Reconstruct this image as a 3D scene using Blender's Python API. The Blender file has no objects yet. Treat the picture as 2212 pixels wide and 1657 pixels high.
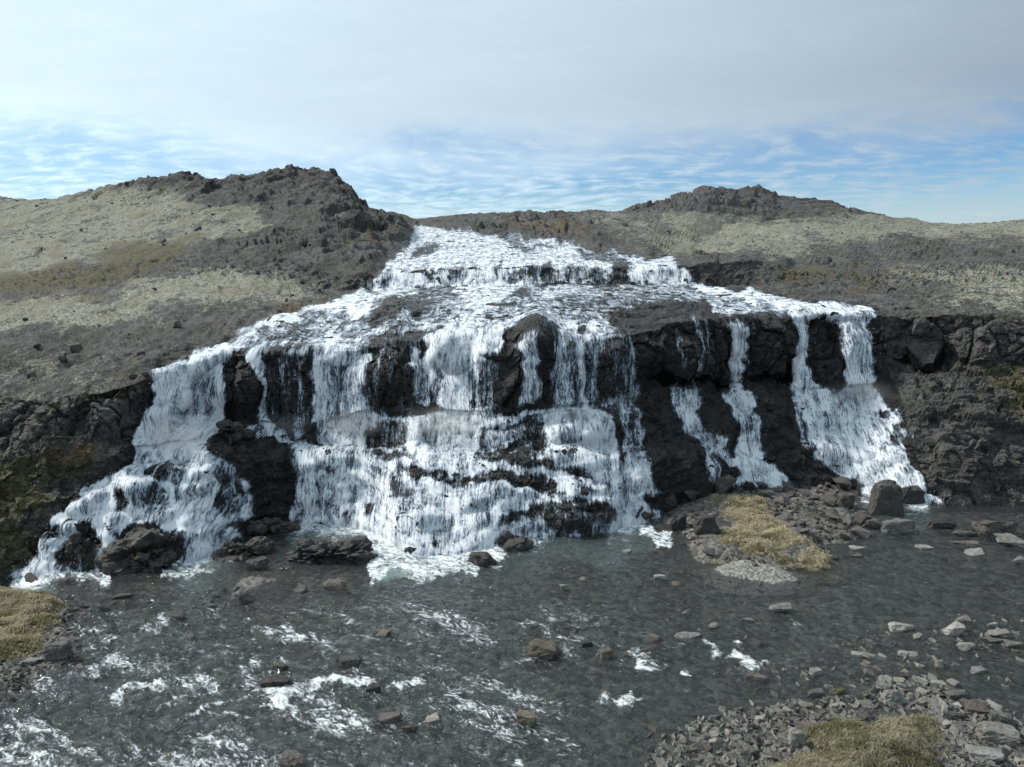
import bpy, bmesh, math, random
import numpy as np
from mathutils import Vector

# ------------------------------------------------------------------ camera, sky, sun, exposure
scn = bpy.context.scene
C = scn.collection
PW, PH = 2212.0, 1657.0          # photograph measured at this size
FPX = 1533.0                     # focal length in those pixels
CAM_H = 12.0                     # height of the camera over the river, metres
PITCH = math.atan((PH / 2 - 560.0) / FPX)

cam_d = bpy.data.cameras.new('camera')
cam_d.sensor_width = 36.0
cam_d.lens = 36.0 * FPX / PW
cam_d.clip_end = 6000.0
cam_d.clip_start = 0.1
cam = bpy.data.objects.new('camera', cam_d)
C.objects.link(cam)
cam.location = (0, 0, CAM_H)
cam.rotation_euler = (math.pi / 2 - PITCH, 0, 0)
scn.camera = cam

SUN_EL, SUN_AZ = math.radians(45), math.radians(-74)   # azimuth from +Y, negative = to the left
SUN_DIR = Vector((math.sin(SUN_AZ) * math.cos(SUN_EL), math.cos(SUN_AZ) * math.cos(SUN_EL), math.sin(SUN_EL)))
sun_d = bpy.data.lights.new('sun', 'SUN')
sun_d.energy = 3.3
sun_d.angle = math.radians(5.0)
sun_d.color = (1.0, 0.95, 0.87)
sun = bpy.data.objects.new('sun', sun_d)
C.objects.link(sun)
sun.rotation_euler = SUN_DIR.to_track_quat('Z', 'Y').to_euler()
sun.location = SUN_DIR * 300

scn.view_settings.view_transform = 'Standard'
scn.view_settings.look = 'None'
scn.view_settings.exposure = 0.35
scn.view_settings.gamma = 1.0
scn.view_settings.use_curve_mapping = False
scn.render.engine = 'CYCLES'
scn.cycles.transparent_max_bounces = 12
scn.cycles.max_bounces = 6


class NT:
    """small helper to write node trees"""
    def __init__(self, tree):
        self.t = tree
        self.t.nodes.clear()

    def n(self, kind, inp=None, **props):
        nd = self.t.nodes.new(kind)
        for k, v in props.items():
            setattr(nd, k, v)
        for k, v in (inp or {}).items():
            s = nd.inputs[k]
            if isinstance(v, bpy.types.NodeSocket):
                self.t.links.new(v, s)
            else:
                s.default_value = v
        return nd

    def math(self, op, a, b=None, c=None, clamp=False):
        d = {0: a}
        if b is not None:
            d[1] = b
        if c is not None:
            d[2] = c
        return self.n('ShaderNodeMath', d, operation=op, use_clamp=clamp).outputs[0]

    def vmath(self, op, a, b=None):
        d = {0: a}
        if b is not None:
            d[1] = b
        nd = self.n('ShaderNodeVectorMath', d, operation=op)
        return nd.outputs['Value'] if op in ('DOT_PRODUCT', 'LENGTH') else nd.outputs[0]

    def rng(self, v, a, b, c=0.0, d=1.0, smooth=True):
        return self.n('ShaderNodeMapRange', {'Value': v, 'From Min': a, 'From Max': b, 'To Min': c, 'To Max': d},
                      interpolation_type='SMOOTHSTEP' if smooth else 'LINEAR').outputs[0]

    def mix(self, f, a, b):
        nd = self.n('ShaderNodeMix', data_type='RGBA')
        for s, v in ((nd.inputs[0], f), (nd.inputs[6], a), (nd.inputs[7], b)):
            if isinstance(v, bpy.types.NodeSocket):
                self.t.links.new(v, s)
            else:
                s.default_value = v if not isinstance(v, tuple) or len(v) == 4 else (*v, 1)
        return nd.outputs[2]

    def mul(self, a, f):
        nd = self.n('ShaderNodeMix', data_type='RGBA', blend_type='MULTIPLY')
        nd.inputs[0].default_value = 1.0
        self.t.links.new(a, nd.inputs[6])
        c = self.n('ShaderNodeCombineXYZ', {0: f, 1: f, 2: f}).outputs[0]
        self.t.links.new(c, nd.inputs[7])
        return nd.outputs[2]

    def noise(self, vec, scale, detail=4.0, rough=0.55, dist=0.0, out=0):
        return self.n('ShaderNodeTexNoise', {'Vector': vec, 'Scale': scale, 'Detail': detail, 'Roughness': rough,
                                             'Distortion': dist}).outputs[out]

    def vor(self, vec, scale, feature='F1', out='Distance', rnd=1.0):
        return self.n('ShaderNodeTexVoronoi', {'Vector': vec, 'Scale': scale, 'Randomness': rnd}, feature=feature).outputs[out]

    def attr(self, name, out='Fac'):
        return self.n('ShaderNodeAttribute', attribute_name=name).outputs[out]

    def scale(self, vec, x, y, z):
        return self.vmath('MULTIPLY', vec, (x, y, z))


def build_world():
    w = bpy.data.worlds.new('World')
    scn.world = w
    w.use_nodes = True
    t = NT(w.node_tree)
    sky = t.n('ShaderNodeTexSky', sky_type='NISHITA', sun_disc=False, sun_elevation=SUN_EL, sun_rotation=SUN_AZ,
              air_density=1.0, dust_density=0.3, ozone_density=4.0, altitude=200.0).outputs[0]
    d = t.vmath('NORMALIZE', t.n('ShaderNodeTexCoord').outputs['Generated'])
    sp = t.n('ShaderNodeSeparateXYZ', {0: d})
    x, y, z = sp.outputs
    zc = t.math('MAXIMUM', z, 0.0)
    inv = t.math('DIVIDE', 1.0, t.math('ADD', zc, 0.13))
    plane = t.n('ShaderNodeCombineXYZ', {0: t.math('MULTIPLY', x, inv), 1: t.math('MULTIPLY', y, inv), 2: 0.0}).outputs[0]
    # bluer clear air
    hs = t.n('ShaderNodeHueSaturation', {'Saturation': 1.35, 'Value': 0.95, 'Hue': 0.508, 'Color': sky}).outputs[0]
    # cloud brightness: brighter towards the sun (forward scattering)
    cs = t.vmath('DOT_PRODUCT', d, tuple(SUN_DIR))
    glow = t.rng(cs, -0.35, 1.0, 0.0, 1.0, smooth=False)
    glow = t.math('POWER', glow, 1.15)
    big = t.noise(plane, 0.35, 3.0, 0.5)
    lum = t.math('ADD', t.rng(z, 0.02, 0.22, 4.4, 2.4), t.math('MULTIPLY', glow, 7.0))
    fine = t.noise(t.scale(plane, 1.0, 2.2, 1.0), 1.1, 6.0, 0.6)
    lum = t.math('MULTIPLY', lum, t.math('MULTIPLY', t.rng(big, 0.3, 0.7, 0.95, 1.05), t.rng(fine, 0.3, 0.7, 0.98, 1.02)))
    veilc = t.mul(t.mix(glow, (0.80, 0.99, 1.19, 1), (0.83, 1.04, 1.14, 1)), lum)
    # the veil: a sheet of thin cloud whose far edge stands low over the ridge
    wob = t.noise(t.scale(d, 3.0, 3.0, 9.0), 1.3, 4.0, 0.55)
    el = t.math('ADD', z, t.math('MULTIPLY', t.math('SUBTRACT', wob, 0.5), 0.13))
    el = t.math('SUBTRACT', el, t.math('MULTIPLY', x, 0.035))       # its edge slants: lower on the left
    veil = t.rng(el, 0.085, 0.18)
    # ripples of small cloud under the veil
    wv = t.vmath('ADD', plane, t.vmath('MULTIPLY', t.noise(plane, 0.5, 3.0, 0.5, out=1), (1.1, 1.1, 0)))
    rip = t.noise(t.scale(wv, 2.6, 3.2, 1.0), 2.3, 4.0, 0.55)
    lowhaze = t.rng(z, 0.0, 0.12, 0.16, 0.0, smooth=False)
    ripf = t.rng(t.math('ADD', rip, lowhaze), 0.40, 0.74)
    ripf = t.math('MULTIPLY', ripf, 0.85)
    cover = t.math('SUBTRACT', 1.0, t.math('MULTIPLY', t.math('SUBTRACT', 1.0, t.math('MULTIPLY', veil, 0.95)),
                                           t.math('SUBTRACT', 1.0, ripf)))
    col = t.mix(cover, hs, veilc)
    bg = t.n('ShaderNodeBackground', {'Color': col, 'Strength': 0.1}).outputs[0]
    t.n('ShaderNodeOutputWorld', {'Surface': bg})


build_world()

# ------------------------------------------------------------------ pixels, polygons, noise
SP, CP = math.sin(PITCH), math.cos(PITCH)


def rays(px, py):
    a = (np.asarray(px, float) - PW / 2) / FPX
    b = (PH / 2 - np.asarray(py, float)) / FPX
    return a, CP + SP * b, -SP + CP * b


def at_Y(px, py, Y):
    x, y, z = rays(px, py)
    t = Y / y
    return np.stack([x * t, np.broadcast_to(Y, t.shape) + 0 * t, CAM_H + z * t], -1)


def at_z(px, py, z0):
    x, y, z = rays(px, py)
    t = (z0 - CAM_H) / z
    return np.stack([x * t, y * t, z0 + 0 * t], -1)


def to_px(P):
    x, y, z = P[..., 0], P[..., 1], P[..., 2] - CAM_H
    d = y * CP - z * SP
    u = y * SP + z * CP
    return PW / 2 + FPX * x / d, PH / 2 - FPX * u / d


ZO = {1: (0, 300, .3923), 2: (800, 300, .3923), 3: (1650, 300, .3923), 4: (0, 800, .3923), 5: (800, 800, .3923),
      6: (1650, 800, .3923), 7: (0, 1300, 1250 / 2212), 8: (1250, 1300, 1250 / 2212)}
SC = PW / 2500.0


def R(k, *pts):
    """points measured in one of the enlarged views of the photograph"""
    x0, y0, s = ZO[k]
    return [((x0 + x * s) * SC, (y0 + y * s) * SC) for x, y in pts]


def inside(poly, x, y):
    c = np.zeros(x.shape, bool)
    n = len(poly)
    j = n - 1
    for i in range(n):
        xi, yi = poly[i]
        xj, yj = poly[j]
        if yi != yj:
            m = ((yi > y) != (yj > y)) & (x < (xj - xi) * (y - yi) / (yj - yi) + xi)
            c ^= m
        j = i
    return c


def sdist(poly, x, y):
    d = np.full(x.shape, 1e9)
    n = len(poly)
    for i in range(n):
        ax, ay = poly[i]
        bx, by = poly[(i + 1) % n]
        ex, ey = bx - ax, by - ay
        t = np.clip(((x - ax) * ex + (y - ay) * ey) / (ex * ex + ey * ey + 1e-12), 0, 1)
        d = np.minimum(d, np.hypot(x - ax - t * ex, y - ay - t * ey))
    return np.where(inside(poly, x, y), d, -d)


def h3(ix, iy, iz, s):
    h = (ix.astype(np.uint32) * np.uint32(374761393) + iy.astype(np.uint32) * np.uint32(668265263)
         + iz.astype(np.uint32) * np.uint32(2246822519) + np.uint32((s * 3266489917) & 0xffffffff))
    h = (h ^ (h >> np.uint32(13))) * np.uint32(1274126177)
    h = (h ^ (h >> np.uint32(16))) * np.uint32(2654435761)
    return (h ^ (h >> np.uint32(15)))


def hf(ix, iy, iz, s):
    return h3(ix, iy, iz, s).astype(np.float64) / 4294967295.0


def vnoise(P, s=0):
    """smooth gradient-like value noise in -1..1"""
    f = np.floor(P)
    i = f.astype(np.int64)
    t = P - f
    t = t * t * t * (t * (t * 6 - 15) + 10)
    r = 0
    for dx in (0, 1):
        wx = t[..., 0] if dx else 1 - t[..., 0]
        for dy in (0, 1):
            wy = t[..., 1] if dy else 1 - t[..., 1]
            for dz in (0, 1):
                wz = t[..., 2] if dz else 1 - t[..., 2]
                r = r + wx * wy * wz * hf(i[..., 0] + dx, i[..., 1] + dy, i[..., 2] + dz, s)
    return r * 2 - 1


def fbm(P, octv=4, s=0, gain=0.5, ridged=False):
    r, a, tot = 0, 1.0, 0.0
    P = np.asarray(P, float)
    for o in range(octv):
        v = vnoise(P + 17.3 * o, s + o)
        if ridged:
            v = 1 - 2 * np.abs(v)
        r = r + a * v
        tot += a
        a *= gain
        P = P * 2.03
    return r / tot


def worley(P, s=0):
    """per-cell random value and distance to the cell border"""
    f = np.floor(P).astype(np.int64)
    sh = P.shape[:-1]
    d1 = np.full(sh, 9.0)
    d2 = np.full(sh, 9.0)
    cid = np.zeros(sh)
    for dx in (-1, 0, 1):
        for dy in (-1, 0, 1):
            for dz in (-1, 0, 1):
                cx, cy, cz = f[..., 0] + dx, f[..., 1] + dy, f[..., 2] + dz
                qx = cx + hf(cx, cy, cz, s + 11)
                qy = cy + hf(cx, cy, cz, s + 12)
                qz = cz + hf(cx, cy, cz, s + 13)
                d = np.sqrt((P[..., 0] - qx) ** 2 + (P[..., 1] - qy) ** 2 + (P[..., 2] - qz) ** 2)
                v = hf(cx, cy, cz, s + 14)
                m = d < d1
                d2 = np.where(m, d1, np.minimum(d2, d))
                cid = np.where(m, v, cid)
                d1 = np.where(m, d, d1)
    return cid, d2 - d1


def sstep(a, b, x):
    t = np.clip((x - a) / (b - a), 0, 1)
    return t * t * (3 - 2 * t)


def gblur(a, n, axis):
    for _ in range(n):
        p = np.concatenate([np.take(a, [0], axis), a, np.take(a, [-1], axis)], axis)
        k = a.shape[axis]
        a = (np.take(p, range(0, k), axis) + 2 * np.take(p, range(1, k + 1), axis) + np.take(p, range(2, k + 2), axis)) / 4
    return a


# ------------------------------------------------------------------ painted maps (where water, moss, scree lie), at half the photo size
GX, GY = np.meshgrid(np.arange(-400, 2620, 2.0), np.arange(300, 1720, 2.0))


def bblur(m, r):
    """wide soft blur: three box passes"""
    for ax in (0, 1):
        for _ in range(3):
            p = np.concatenate([np.repeat(np.take(m, [0], ax), r + 1, ax), m, np.repeat(np.take(m, [-1], ax), r, ax)], ax)
            s = np.cumsum(p, ax)
            k = m.shape[ax]
            m = (np.take(s, range(2 * r + 1, 2 * r + 1 + k), ax) - np.take(s, range(0, k), ax)) / (2 * r + 1)
    return m


def paint(base, polys, blur):
    m = np.full(GX.shape, base)
    for v, poly in polys:
        xs = [p[0] for p in poly]
        ys = [p[1] for p in poly]
        a, b = max(0, int((min(xs) + 400) / 2) - 1), int((max(xs) + 400) / 2) + 3
        c, d = max(0, int((min(ys) - 300) / 2) - 1), int((max(ys) - 300) / 2) + 3
        sl = (slice(c, d), slice(a, b))
        m[sl] = np.where(inside(poly, GX[sl], GY[sl]), v, m[sl])
    m = gblur(gblur(m, blur, 0), blur, 1)
    return m


def warp(px, py, amp, sc, s):
    """ragged edges: shift a lookup by noise"""
    P = np.stack([px / sc, py / sc, 0 * px], -1)
    return px + fbm(P, 4, s, .6) * amp, py + fbm(P, 4, s + 7, .6) * amp * .8


def lookup(m, px, py):
    x = np.clip((px + 400) / 2, 0, m.shape[1] - 1.001)
    y = np.clip((py - 300) / 2, 0, m.shape[0] - 1.001)
    i, j = x.astype(int), y.astype(int)
    fx, fy = x - i, y - j
    return (m[j, i] * (1 - fx) * (1 - fy) + m[j, i + 1] * fx * (1 - fy) + m[j + 1, i] * (1 - fx) * fy + m[j + 1, i + 1] * fx * fy)


WATER = [
    # upper slab and its curtain
    (.84, [(893, 488), (985, 497), (1060, 510), (1150, 520), (1230, 527), (1300, 545), (1400, 560), (1490, 572), (1494, 614),
           (1420, 619), (1340, 612), (1250, 617), (1200, 612), (1100, 616), (1000, 621), (900, 626), (860, 629), (800, 631),
           (812, 598), (840, 570), (870, 540), (893, 512)]),
    (.30, R(2, (660, 750), (690, 790), (620, 850), (500, 875), (540, 810))),
    (.45, R(2, (1040, 700), (1200, 735), (1300, 840), (1180, 790))),
    (.35, R(2, (1560, 800), (1700, 810), (1850, 860), (1890, 910), (1700, 880), (1600, 850))),
    (.30, R(2, (1240, 760), (1380, 770), (1400, 800), (1280, 790))),
    (.08, R(2, (1330, 890), (1395, 880), (1410, 1010), (1340, 1000))),
    (.35, R(2, (1395, 900), (1450, 920), (1440, 1010), (1410, 1010))),
    (.15, R(2, (1760, 890), (1870, 880), (1885, 1010), (1770, 1010))),
    (.35, R(2, (1055, 880), (1080, 880), (1080, 960), (1050, 960))),
    (.42, R(2, (1110, 920), (1310, 910), (1320, 970), (1100, 985))),
    (.42, R(2, (780, 900), (850, 900), (840, 1000), (750, 1000))),
    (.42, R(2, (600, 930), (660, 930), (650, 1000), (600, 1005))),
    (.42, R(2, (330, 970), (390, 960), (380, 1035), (330, 1040))),
    (.55, R(2, (1460, 900), (1750, 920), (1750, 1000), (1470, 1000))),
    # thin threads left of the upper curtain
    (.42, R(2, (190, 960), (270, 960), (260, 1045), (185, 1045))),
    # terrace
    (.60, [(803, 631), (860, 629), (1490, 617), (1560, 625), (1700, 650), (1880, 668), (1885, 684), (1700, 692), (1540, 684),
           (1520, 660), (1400, 655), (1330, 690), (1335, 732), (1180, 732), (1100, 712), (1000, 735), (900, 750), (800, 758),
           (650, 768), (560, 770), (480, 775), (400, 800), (330, 830), (330, 812), (400, 776), (500, 735), (600, 690),
           (720, 648), (760, 635)]),
    (.80, R(2, (270, 1050), (560, 1040), (400, 1110), (200, 1110), (0, 1200), (0, 1140))),
    (.86, R(2, (820, 1000), (1340, 1010), (1180, 1060), (1130, 1110), (980, 1180), (960, 1250), (820, 1250), (860, 1120), (760, 1060))),
    (.45, R(2, (560, 1060), (760, 1050), (800, 1110), (600, 1120))),
    (.16, R(2, (1160, 1040), (1240, 1040), (1270, 1100), (1150, 1110))),
    (.75, R(2, (1270, 1030), (1600, 1050), (1500, 1110), (1290, 1110))),
    (.46, R(2, (1400, 1120), (2167, 1080), (2167, 1130), (1500, 1190))),
    (.58, R(2, (1790, 1050), (2120, 1060), (2100, 1100), (1800, 1090))),
    (.95, [(720, 648), (800, 640), (802, 690), (700, 700), (560, 733), (480, 768), (400, 803), (330, 834), (335, 810), (480, 745), (600, 690)]),
    (.48, R(1, (1600, 1320), (1950, 1240), (2000, 1330), (1850, 1430), (1620, 1400))),
    (.62, R(1, (1860, 1180), (2167, 1200), (2167, 1420), (1960, 1430))),
    (.92, [(1490, 611), (1560, 626), (1700, 650), (1830, 664), (1885, 672), (1885, 684), (1760, 684), (1700, 674), (1600, 655), (1500, 634)]),
    (.75, R(3, (200, 1160), (400, 1150), (600, 1180), (420, 1215), (220, 1210))),
    (.80, R(2, (650, 1270), (900, 1230), (1330, 1260), (1750, 1250), (1800, 1320), (1500, 1350), (1330, 1310), (1200, 1275), (1080, 1330), (900, 1400), (640, 1330))),
    (.06, R(2, (300, 1200), (390, 1115), (500, 1105), (590, 1120), (650, 1140), (560, 1200), (450, 1240), (380, 1290), (270, 1315), (255, 1250))),
    (.02, R(2, (1760, 1200), (2167, 1120), (2167, 1270), (1900, 1310), (1830, 1320), (1750, 1240))),
    (.02, R(3, (-40, 1130), (190, 1150), (200, 1220), (-40, 1250))),
    (.03, R(3, (420, 1210), (620, 1190), (700, 1220), (700, 1270), (430, 1260))),
    (.04, R(2, (1560, 1260), (1620, 1260), (1620, 1310), (1560, 1310))),
    (.04, R(2, (980, 1225), (1030, 1225), (1020, 1260), (970, 1265))),
    # chute on the left
    (.93, R(4, (920, 320), (1150, 225), (1390, 140), (1480, 140), (1400, 230), (1400, 560), (1380, 620), (1250, 760), (1200, 800), (1080, 810), (840, 815), (828, 720), (880, 580), (940, 480), (980, 460), (965, 380))),
    (.55, R(4, (1190, 330), (1330, 320), (1340, 560), (1200, 540))),
    # dark face left of centre
    (.0, R(4, (1395, 230), (1480, 150), (1540, 150), (1560, 230), (1600, 300), (1620, 660), (1390, 575))),
    (.10, R(4, (1640, 200), (1960, 165), (1975, 600), (1700, 665), (1640, 600))),
    (.85, R(4, (1540, 170), (1640, 170), (1645, 260), (1662, 580), (1700, 665), (1615, 665), (1600, 380), (1560, 260))),
    (.48, R(4, (1755, 190), (1785, 190), (1800, 430), (1770, 430))),
    (.62, R(4, (1840, 180), (1880, 180), (1900, 520), (1865, 520))),
    (.42, R(4, (1690, 230), (1710, 230), (1720, 420), (1695, 420))),
    (.60, R(4, (1820, 680), (1870, 540), (1920, 520), (1890, 680), (1850, 720))),
    # curtain left of centre
    (.80, R(4, (1960, 180), (2180, 130), (2180, 790), (1990, 725), (1965, 620))),
    (.80, R(5, (-20, 60), (270, 150), (240, 480), (300, 560), (150, 750), (-20, 770))),
    (.45, R(5, (20, 240), (100, 260), (100, 540), (40, 560))),
    (.08, R(5, (275, 100), (460, 60), (640, 20), (760, 10), (640, 60), (520, 100), (460, 130), (610, 260), (700, 520), (600, 500), (330, 560), (240, 440))),
    (.45, R(5, (320, 180), (350, 180), (330, 400), (300, 420))),
    (.40, R(5, (390, 200), (405, 200), (405, 400), (385, 400))),
    (.62, R(5, (480, 170), (560, 170), (650, 330), (630, 510), (560, 480), (540, 330))),
    (.88, R(5, (460, 120), (660, 40), (900, 20), (1120, 20), (1100, 110), (1080, 185), (940, 200), (1070, 250), (1050, 510), (960, 530), (950, 650), (880, 770), (650, 785), (640, 560), (720, 520), (610, 300), (560, 190))),
    (.05, R(5, (530, 100), (590, 70), (610, 130), (610, 190), (570, 190))),
    (.42, R(5, (900, 220), (1070, 250), (1050, 510), (910, 500))),
    (.35, R(5, (650, 210), (700, 210), (700, 500), (670, 420))),
    (.03, R(5, (1080, 160), (1110, 20), (1200, 0), (1320, 15), (1300, 45), (1200, 80), (1130, 140), (1200, 150), (1200, 500), (1050, 520), (1060, 260))),
    (.76, R(5, (1130, 150), (1220, 70), (1290, 70), (1300, 330), (1280, 490), (1185, 490), (1200, 200))),
    (.03, R(5, (1275, 100), (1310, 55), (1385, 50), (1395, 400), (1310, 430))),
    (.52, R(5, (1380, 55), (1800, 45), (1900, 130), (1945, 450), (1600, 570), (1400, 520))),
    (.97, R(5, (1545, 80), (1600, 80), (1612, 560), (1572, 560))),
    (.66, R(5, (1400, 60), (1540, 60), (1480, 300), (1410, 300))),
    (.20, R(5, (1700, 65), (1820, 70), (1880, 420), (1700, 450))),
    (.62, R(5, (1850, 85), (1890, 120), (1938, 440), (1905, 440), (1880, 200))),
    # foot of the curtains
    (.72, R(4, (1430, 590), (1620, 655), (1720, 660), (1810, 690), (1690, 705), (1580, 695), (1460, 650))),
    (.84, R(5, (-20, 560), (300, 520), (600, 560), (950, 520), (1150, 540), (1400, 500), (1640, 540), (1720, 560), (1830, 835), (1370, 805), (1340, 795), (950, 795), (640, 795), (400, 785), (230, 765), (100, 775), (-20, 765))),
    (.32, R(5, (230, 650), (330, 580), (460, 560), (520, 640), (480, 770), (230, 760))),
    (.34, R(5, (950, 640), (1150, 590), (1330, 555), (1365, 795), (960, 785))),
    (.60, R(5, (980, 640), (1230, 610), (1230, 700), (1000, 780))),
    (.06, R(5, (1270, 690), (1365, 680), (1365, 785), (1280, 790))),
    (.10, R(5, (1130, 720), (1200, 700), (1200, 780), (1130, 780))),
    (.10, R(5, (1700, 500), (1800, 600), (1840, 760), (1760, 660))),
    (.60, R(5, (1740, 440), (1940, 430), (1975, 835), (1840, 835), (1830, 640))),
    # lower apron, centre
    (.80, R(5, (-20, 760), (640, 790), (950, 800), (1370, 800), (1980, 840), (2030, 1000), (2080, 1020), (1900, 1060), (2000, 1130), (2140, 1180), (2167, 1290), (2080, 1380), (1960, 1300), (1700, 1270), (1500, 1310), (1200, 1310), (1050, 1390), (900, 1430), (860, 1480), (600, 1560), (260, 1520), (160, 1300), (-20, 1220))),
    (.03, R(5, (900, 805), (1150, 800), (1380, 825), (1430, 900), (1300, 870), (1000, 845))),
    (.20, R(5, (430, 870), (600, 900), (800, 950), (900, 930), (1100, 900), (1300, 920), (1420, 960), (1475, 1060), (1400, 1040), (1250, 1000), (1000, 1000), (700, 990), (560, 950))),
    (.12, R(5, (250, 780), (520, 800), (525, 835), (300, 820))),
    (.15, R(5, (1540, 1000), (1650, 1060), (1560, 1065))),
    (.30, R(5, (1420, 880), (1600, 900), (1660, 960), (1500, 940))),
    (.20, R(5, (1040, 1200), (1130, 1140), (1300, 1110), (1500, 1090), (1700, 1110), (1780, 1180), (1680, 1290), (1540, 1280), (1400, 1290), (1330, 1190), (1200, 1180), (1060, 1270))),
    (.60, R(5, (1190, 1190), (1330, 1190), (1380, 1280), (1200, 1290))),
    (.10, R(5, (1000, 1350), (1100, 1300), (1230, 1330), (1090, 1375))),
    (.35, R(5, (440, 980), (540, 990), (540, 1110), (450, 1090))),
    (.25, R(5, (270, 1090), (310, 1090), (320, 1170), (270, 1170))),
    (.10, R(5, (660, 1330), (690, 1320), (700, 1360), (660, 1360))),
    (.25, R(5, (330, 1360), (440, 1350), (450, 1420), (340, 1420))),
    # left lower cascade
    (.84, R(4, (840, 800), (1200, 790), (1300, 720), (1340, 780), (1450, 860), (1510, 960), (1560, 1190), (1400, 1215), (1490, 1300), (1380, 1340), (1330, 1450), (1020, 1530), (1040, 1480), (1140, 1400), (1140, 1300), (1040, 1250), (800, 1240), (720, 1300), (690, 1420), (690, 1490), (820, 1500), (640, 1570), (220, 1570), (40, 1550), (210, 1420), (285, 1250), (290, 1215), (480, 1090), (500, 1000), (780, 880))),
    (.40, R(4, (1350, 850), (1480, 980), (1520, 1180), (1360, 1180))),
    (.62, R(4, (1330, 780), (1450, 860), (1520, 1000), (1560, 1190), (1510, 1190), (1460, 960), (1340, 830))),
    (.50, R(4, (830, 1000), (1050, 1000), (1070, 1110), (830, 1110))),
    (.50, R(4, (930, 860), (1150, 820), (1130, 960), (880, 980))),
    (.15, R(4, (720, 1010), (790, 1010), (780, 1140), (720, 1160))),
    (.30, R(4, (1090, 960), (1130, 940), (1130, 1050), (1080, 1050))),
    (.06, R(4, (360, 1420), (430, 1320), (500, 1440), (480, 1510), (345, 1515))),
    (.08, R(4, (460, 1230), (540, 1210), (615, 1300), (625, 1490), (490, 1525), (530, 1380), (480, 1320))),
    (.04, R(4, (890, 880), (960, 875), (940, 930), (880, 930))),
    (.12, R(4, (290, 1240), (370, 1220), (370, 1300), (300, 1330))),
    # left of centre lower curtain beside the dark slab
    (.74, R(4, (1660, 690), (1900, 735), (2180, 780), (2180, 1235), (1780, 1205), (1800, 1090), (1860, 980), (1830, 900), (1780, 760))),
    (.40, R(4, (2030, 880), (2100, 880), (2090, 960), (2030, 960))),
    # thin falls on the right
    (.52, R(3, (-6, 1255), (14, 1255), (14, 1680), (-6, 1680))),
    (.58, R(3, (92, 1250), (124, 1250), (122, 1680), (102, 1680))),
    (.42, R(3, (156, 1255), (172, 1255), (178, 1680), (164, 1680))),
    (.68, R(6, (-40, 395), (170, 395), (130, 540), (200, 640), (290, 700), (320, 800), (380, 850), (330, 870), (240, 800), (200, 800), (255, 970), (230, 975), (190, 850), (160, 800), (205, 980), (150, 990), (110, 800), (100, 740), (0, 560))),
    (.90, R(3, (300, 1235), (410, 1255), (420, 1450), (412, 1680), (338, 1680), (325, 1450))),
    (.86, R(6, (338, 0), (412, 0), (420, 370), (490, 560), (540, 730), (570, 830), (640, 900), (720, 970), (600, 985), (360, 975), (400, 900), (330, 800), (380, 800), (380, 640), (350, 500), (270, 410), (340, 390))),
    (.92, R(3, (700, 1175), (820, 1190), (835, 1300), (825, 1450), (800, 1680), (715, 1680), (705, 1450), (738, 1320))),
    (.72, R(3, (1015, 1185), (1190, 1185), (1200, 1680), (1010, 1680))),
    (.84, R(6, (715, 0), (820, 0), (800, 300), (840, 340), (990, 400), (1020, 370), (1020, 320), (1195, 320), (1280, 420), (1370, 540), (1420, 680), (1430, 780), (1470, 880), (1560, 1030), (1680, 1120), (1530, 1105), (1400, 1000), (1220, 1090), (1130, 1075), (1170, 950), (1000, 900), (830, 790), (870, 760), (770, 760), (740, 450), (710, 400))),
    (.05, R(6, (1270, 510), (1335, 520), (1335, 575), (1280, 555))),
    (.35, R(6, (755, 470), (870, 760), (775, 770))),
    (.30, R(6, (1335, 600), (1400, 600), (1420, 765), (1345, 765))),
    (.55, R(6, (1400, 600), (1445, 680), (1440, 740), (1405, 740))),
]
W_MAP = paint(0.0, WATER, 4)

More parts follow.
